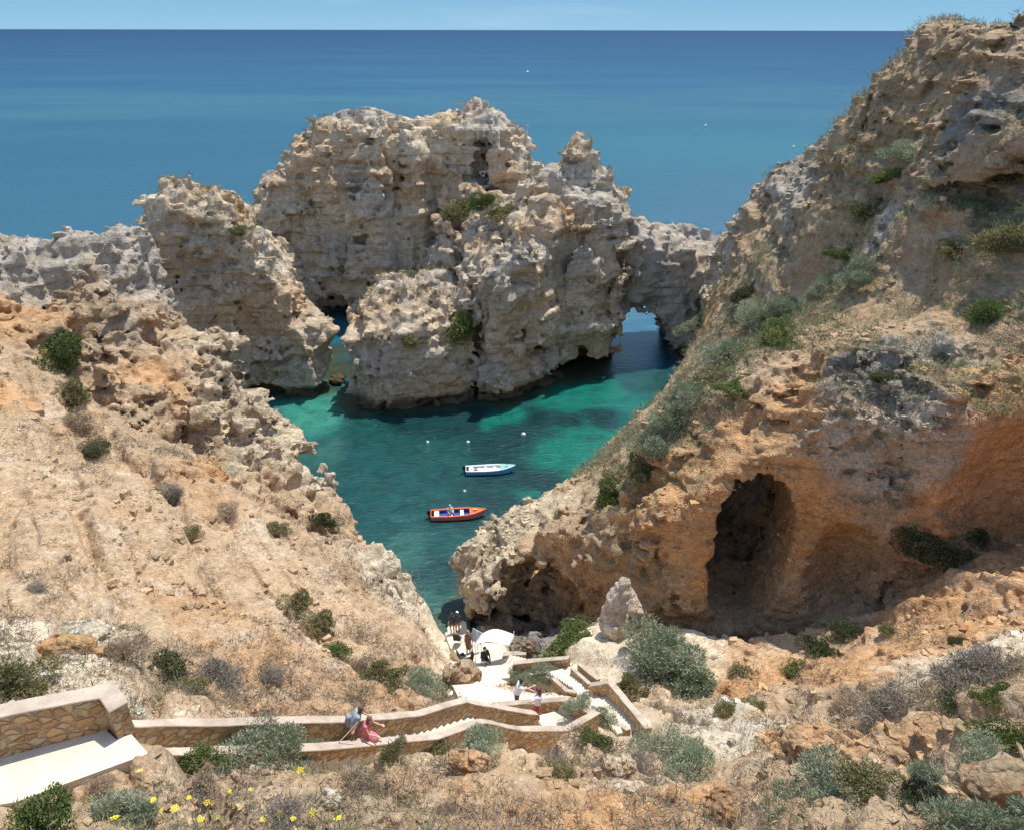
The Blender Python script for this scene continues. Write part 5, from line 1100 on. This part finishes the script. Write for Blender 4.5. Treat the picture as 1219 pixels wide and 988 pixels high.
# ------------------------------------------------------------------ loose rocks
def rock_at(name, label, u, v, r, seed, tint, sink=.35, hscale=(1, 1, 1), point=0.0, cat='rock', step=None, group=None, crag=1.0):
    loc, n_, d = hit(u, v); c = loc + Vector((0, 0, r * hscale[2] * (1 - sink)))
    def F(x, y, z, dd):
        X_, Y_, Z_ = (x - c.x) / hscale[0], (y - c.y) / hscale[1], (z - c.z) / hscale[2]
        if point: k = 1 + point * np.clip(Z_ / r, -1, 1.5); k = np.minimum(k, 1 + point); X_ = X_ * k; Y_ = Y_ * k
        v_ = np.sqrt(X_ * X_ + Y_ * Y_ + Z_ * Z_) - r
        p = seed * 13.1
        return v_ * .8 + crag * r * (.22 * oct_(x + p, y, z, r * 1.1, 1) + .20 * bnoise((x + p) / (r * .7), y / (r * .7), z / (r * .5), .2) + .09 * (1 - 2 * np.abs(oct_(x, y + p, z, r * .35, 2))) + .05 * bnoise((x + p) / (r * .2), y / (r * .2), z / (r * .16), .3))
    cc = c - CAMP; D_ = cc.length; az = math.atan2(cc.x, cc.y); el = math.asin(cc.z / D_); e = r * max(hscale) * 1.7 / D_
    co, q = mesh_field(F, az - e / math.cos(el), az + e / math.cos(el), el - e, el + e, D_ - r * max(hscale) * 1.7, D_ + r * max(hscale) * 1.7, step=step or min(.003, r / D_ / 16))
    t = np.ones((len(co), 4), np.float32); k = np.clip(.5 + oct_(co[:, 0], co[:, 1], co[:, 2], r * .8, 3), 0, 1)[:, None]; t[:, :3] = np.array(tint[0]) * k + np.array(tint[1]) * (1 - k)
    o = make_mesh(name, co - np.array(c), q, ROCK, t, smooth=False); o.location = c; tag(o, label, cat, group); return o
rock_at('boulder', 'pointed white limestone boulder at the top of the sandy slope', 739, 746, 1.05, 1, ((.74, .68, .58), (.60, .50, .40)), .36, (.95, .8, 1.9), .55, crag=.5)
rock_at('boulder', 'small pale boulder leaning on the right of the pointed one', 757, 742, .55, 2, (CHALK, WARM), .3, (.8, .8, 1.2), .1)
for i, (u, v, r, l) in enumerate([(640,750,.5,'brown boulder in the mouth of the low cave, middle one'),(664,745,.45,'brown boulder in the low cave, right one'),(618,752,.4,'tall brown boulder beside the little sea arch'),(632,772,.4,'dark boulder in front of the low cave, lowest one'),(615,772,.5,'small dark boulder behind the rubble wall')]):
    rock_at('boulder', l, u, v, r, 5 + i, ((.30, .21, .15), (.20, .16, .13)), .3, (1, 1, .9))
rock_at('boulder', 'big reddish slab with a pale edge in the bottom right corner', 1200, 940, .5, 11, ((.48, .26, .14), (.55, .38, .24)), .6, (1.6, .8, .7), crag=.6)
rock_at('boulder', 'rust-red rock at the bottom right of centre', 868, 968, .36, 12, ((.52, .25, .12), ORANGE), .5, (1.5, 1, .7)); rock_at('boulder', 'orange rock outcrop under the dry scrub, lower right', 955, 890, .45, 13, (ORANGE, WARM), .6, (1.3, 1, .9)); rock_at('boulder', 'flat orange outcrop right of the other one, lower right', 1060, 900, .42, 14, (ORANGE, PALE), .6, (1.6, 1, .7))
rock_at('boulder', 'orange-brown rock under the shrub below the kerb wall', 560, 915, .34, 15, (ORANGE, WARM), .45, (1.4, 1, .8)); rock_at('boulder', 'white chalk rock on the bank below the landing', 740, 915, .42, 16, (CHALK, PALE), .7, (1.1, .8, .9), .0)
rock_at('boulder', 'yellowish flat rock on the left slope above the parapet', 85, 775, .55, 17, ((.55, .38, .18), ORANGE), .5, (1.5, .8, .6)); rock_at('boulder', 'pale flat rock on the left slope, above the yellowish one', 100, 755, .6, 18, (CHALK, SAND), .55, (1.5, .8, .5)); rock_at('boulder', 'reddish rock just left of the beach platform', 553, 812, .75, 19, (WARM, (.40, .26, .16)), .35, (1, 1, .9))
rock_at('boulder', 'white rock stub in the foreground plants', 395, 955, .18, 20, (CHALK, CREAM), .4); rock_at('boulder', 'low rock just above the water in the channel beside the left stack', 402, 455, .8, 21, ((.3, .24, .13), (.2, .17, .1)), .4, (1.2, 1.4, .6))

# ------------------------------------------------------------------ flowers in the foreground, birds on the crest
YEL = flat_mat('yellow_petals', (.80, .66, .02), .6, noise=.1); GST = flat_mat('green_stem', (.13, .17, .06), .7)
fm = MB(); rf = random.Random(3)
for i in range(15):
    a = i * 2.4; q = .011 * (i ** .5); cx, cy, cz = q * math.cos(a), q * math.sin(a), .012 - q * q * 3
    for k in range(6):
        b = k * 1.047 + i; ex, ey = math.cos(b) * .011, math.sin(b) * .011
        fm.add([(cx, cy, cz), (cx + ex * .6 - ey * .35, cy + ey * .6 + ex * .35, cz + .004), (cx + ex, cy + ey, cz + .002), (cx + ex * .6 + ey * .35, cy + ey * .6 - ex * .35, cz + .004)], [(0, 1, 2, 3)])
hm_ = fm.build('flower_head', YEL); hm_.data.use_fake_user = False
sm_ = MB().tube([(0, 0, -.42), (.02, .01, -.2), (0, 0, 0)], [.006, .005, .004], 5).build('stem', GST)
FL = [(228,955),(250,962),(277,951),(300,945),(212,970),(196,975),(335,975),(352,983),(290,972),(262,978),(170,925),(360,925),(140,980),(243,984),(318,985),(186,958),(405,983),(375,978)]
for i, (u, v) in enumerate(FL):
    loc, n_, d = hit(u, v); r0 = empty('yellow_flower', loc + Vector((0, 0, .12 + .05 * (i % 3))), i); sc = rf.uniform(1.0, 2.0); r0.scale = (sc,) * 3; r0.rotation_euler = (R(rf.uniform(-25, 25)), R(rf.uniform(-25, 25)), i)
    tag(r0, 'yellow flower head on a thin stem in the foreground plants', 'flower', 'yellow flowers in the foreground')
    for src in (hm_, sm_):
        c = src.copy(); COL.objects.link(c); c.parent = r0
bpy.data.objects.remove(hm_); bpy.data.objects.remove(sm_)
def bird(u, v, Y, rz, label):
    x, y, z = un(u, v, Y=Y); g = drop(x, y); b = empty('bird', g + Vector((0, 0, .02)), rz); tag(b, label, 'bird', 'dark birds on the crest'); bl = paint('black_feathers', (.02, .02, .025), .6)
    L = [((-.10, 0, .17), (.06, 0, .22), .055, .075), ((.06, 0, .22), (.13, 0, .33), .06, .035), ((.13, 0, .34), (.15, 0, .345), .045, .04), ((.15, 0, .345), (.225, 0, .335), .018, .006), ((-.12, 0, .16), (-.30, 0, .10), .04, .018), ((0, .03, .14), (.01, .03, .02), .012, .01), ((0, -.03, .14), (.01, -.03, .02), .012, .01)]
    P, Q = grid_mesh(lambda x, y, z: caps(x, y, z, L, .02), (-.36, -.12, -.03), (.28, .12, .44), .012); o = make_mesh('body', P, Q, bl); o.parent = b; b.scale = (1.4,) * 3
bird(1187, 25, 58, R(200), 'dark bird perched on the grassy crest, left one'); bird(1212, 10, 55, R(160), 'dark bird perched on the crest at the picture edge, right one')
print('ALL', _t.time() - T0)
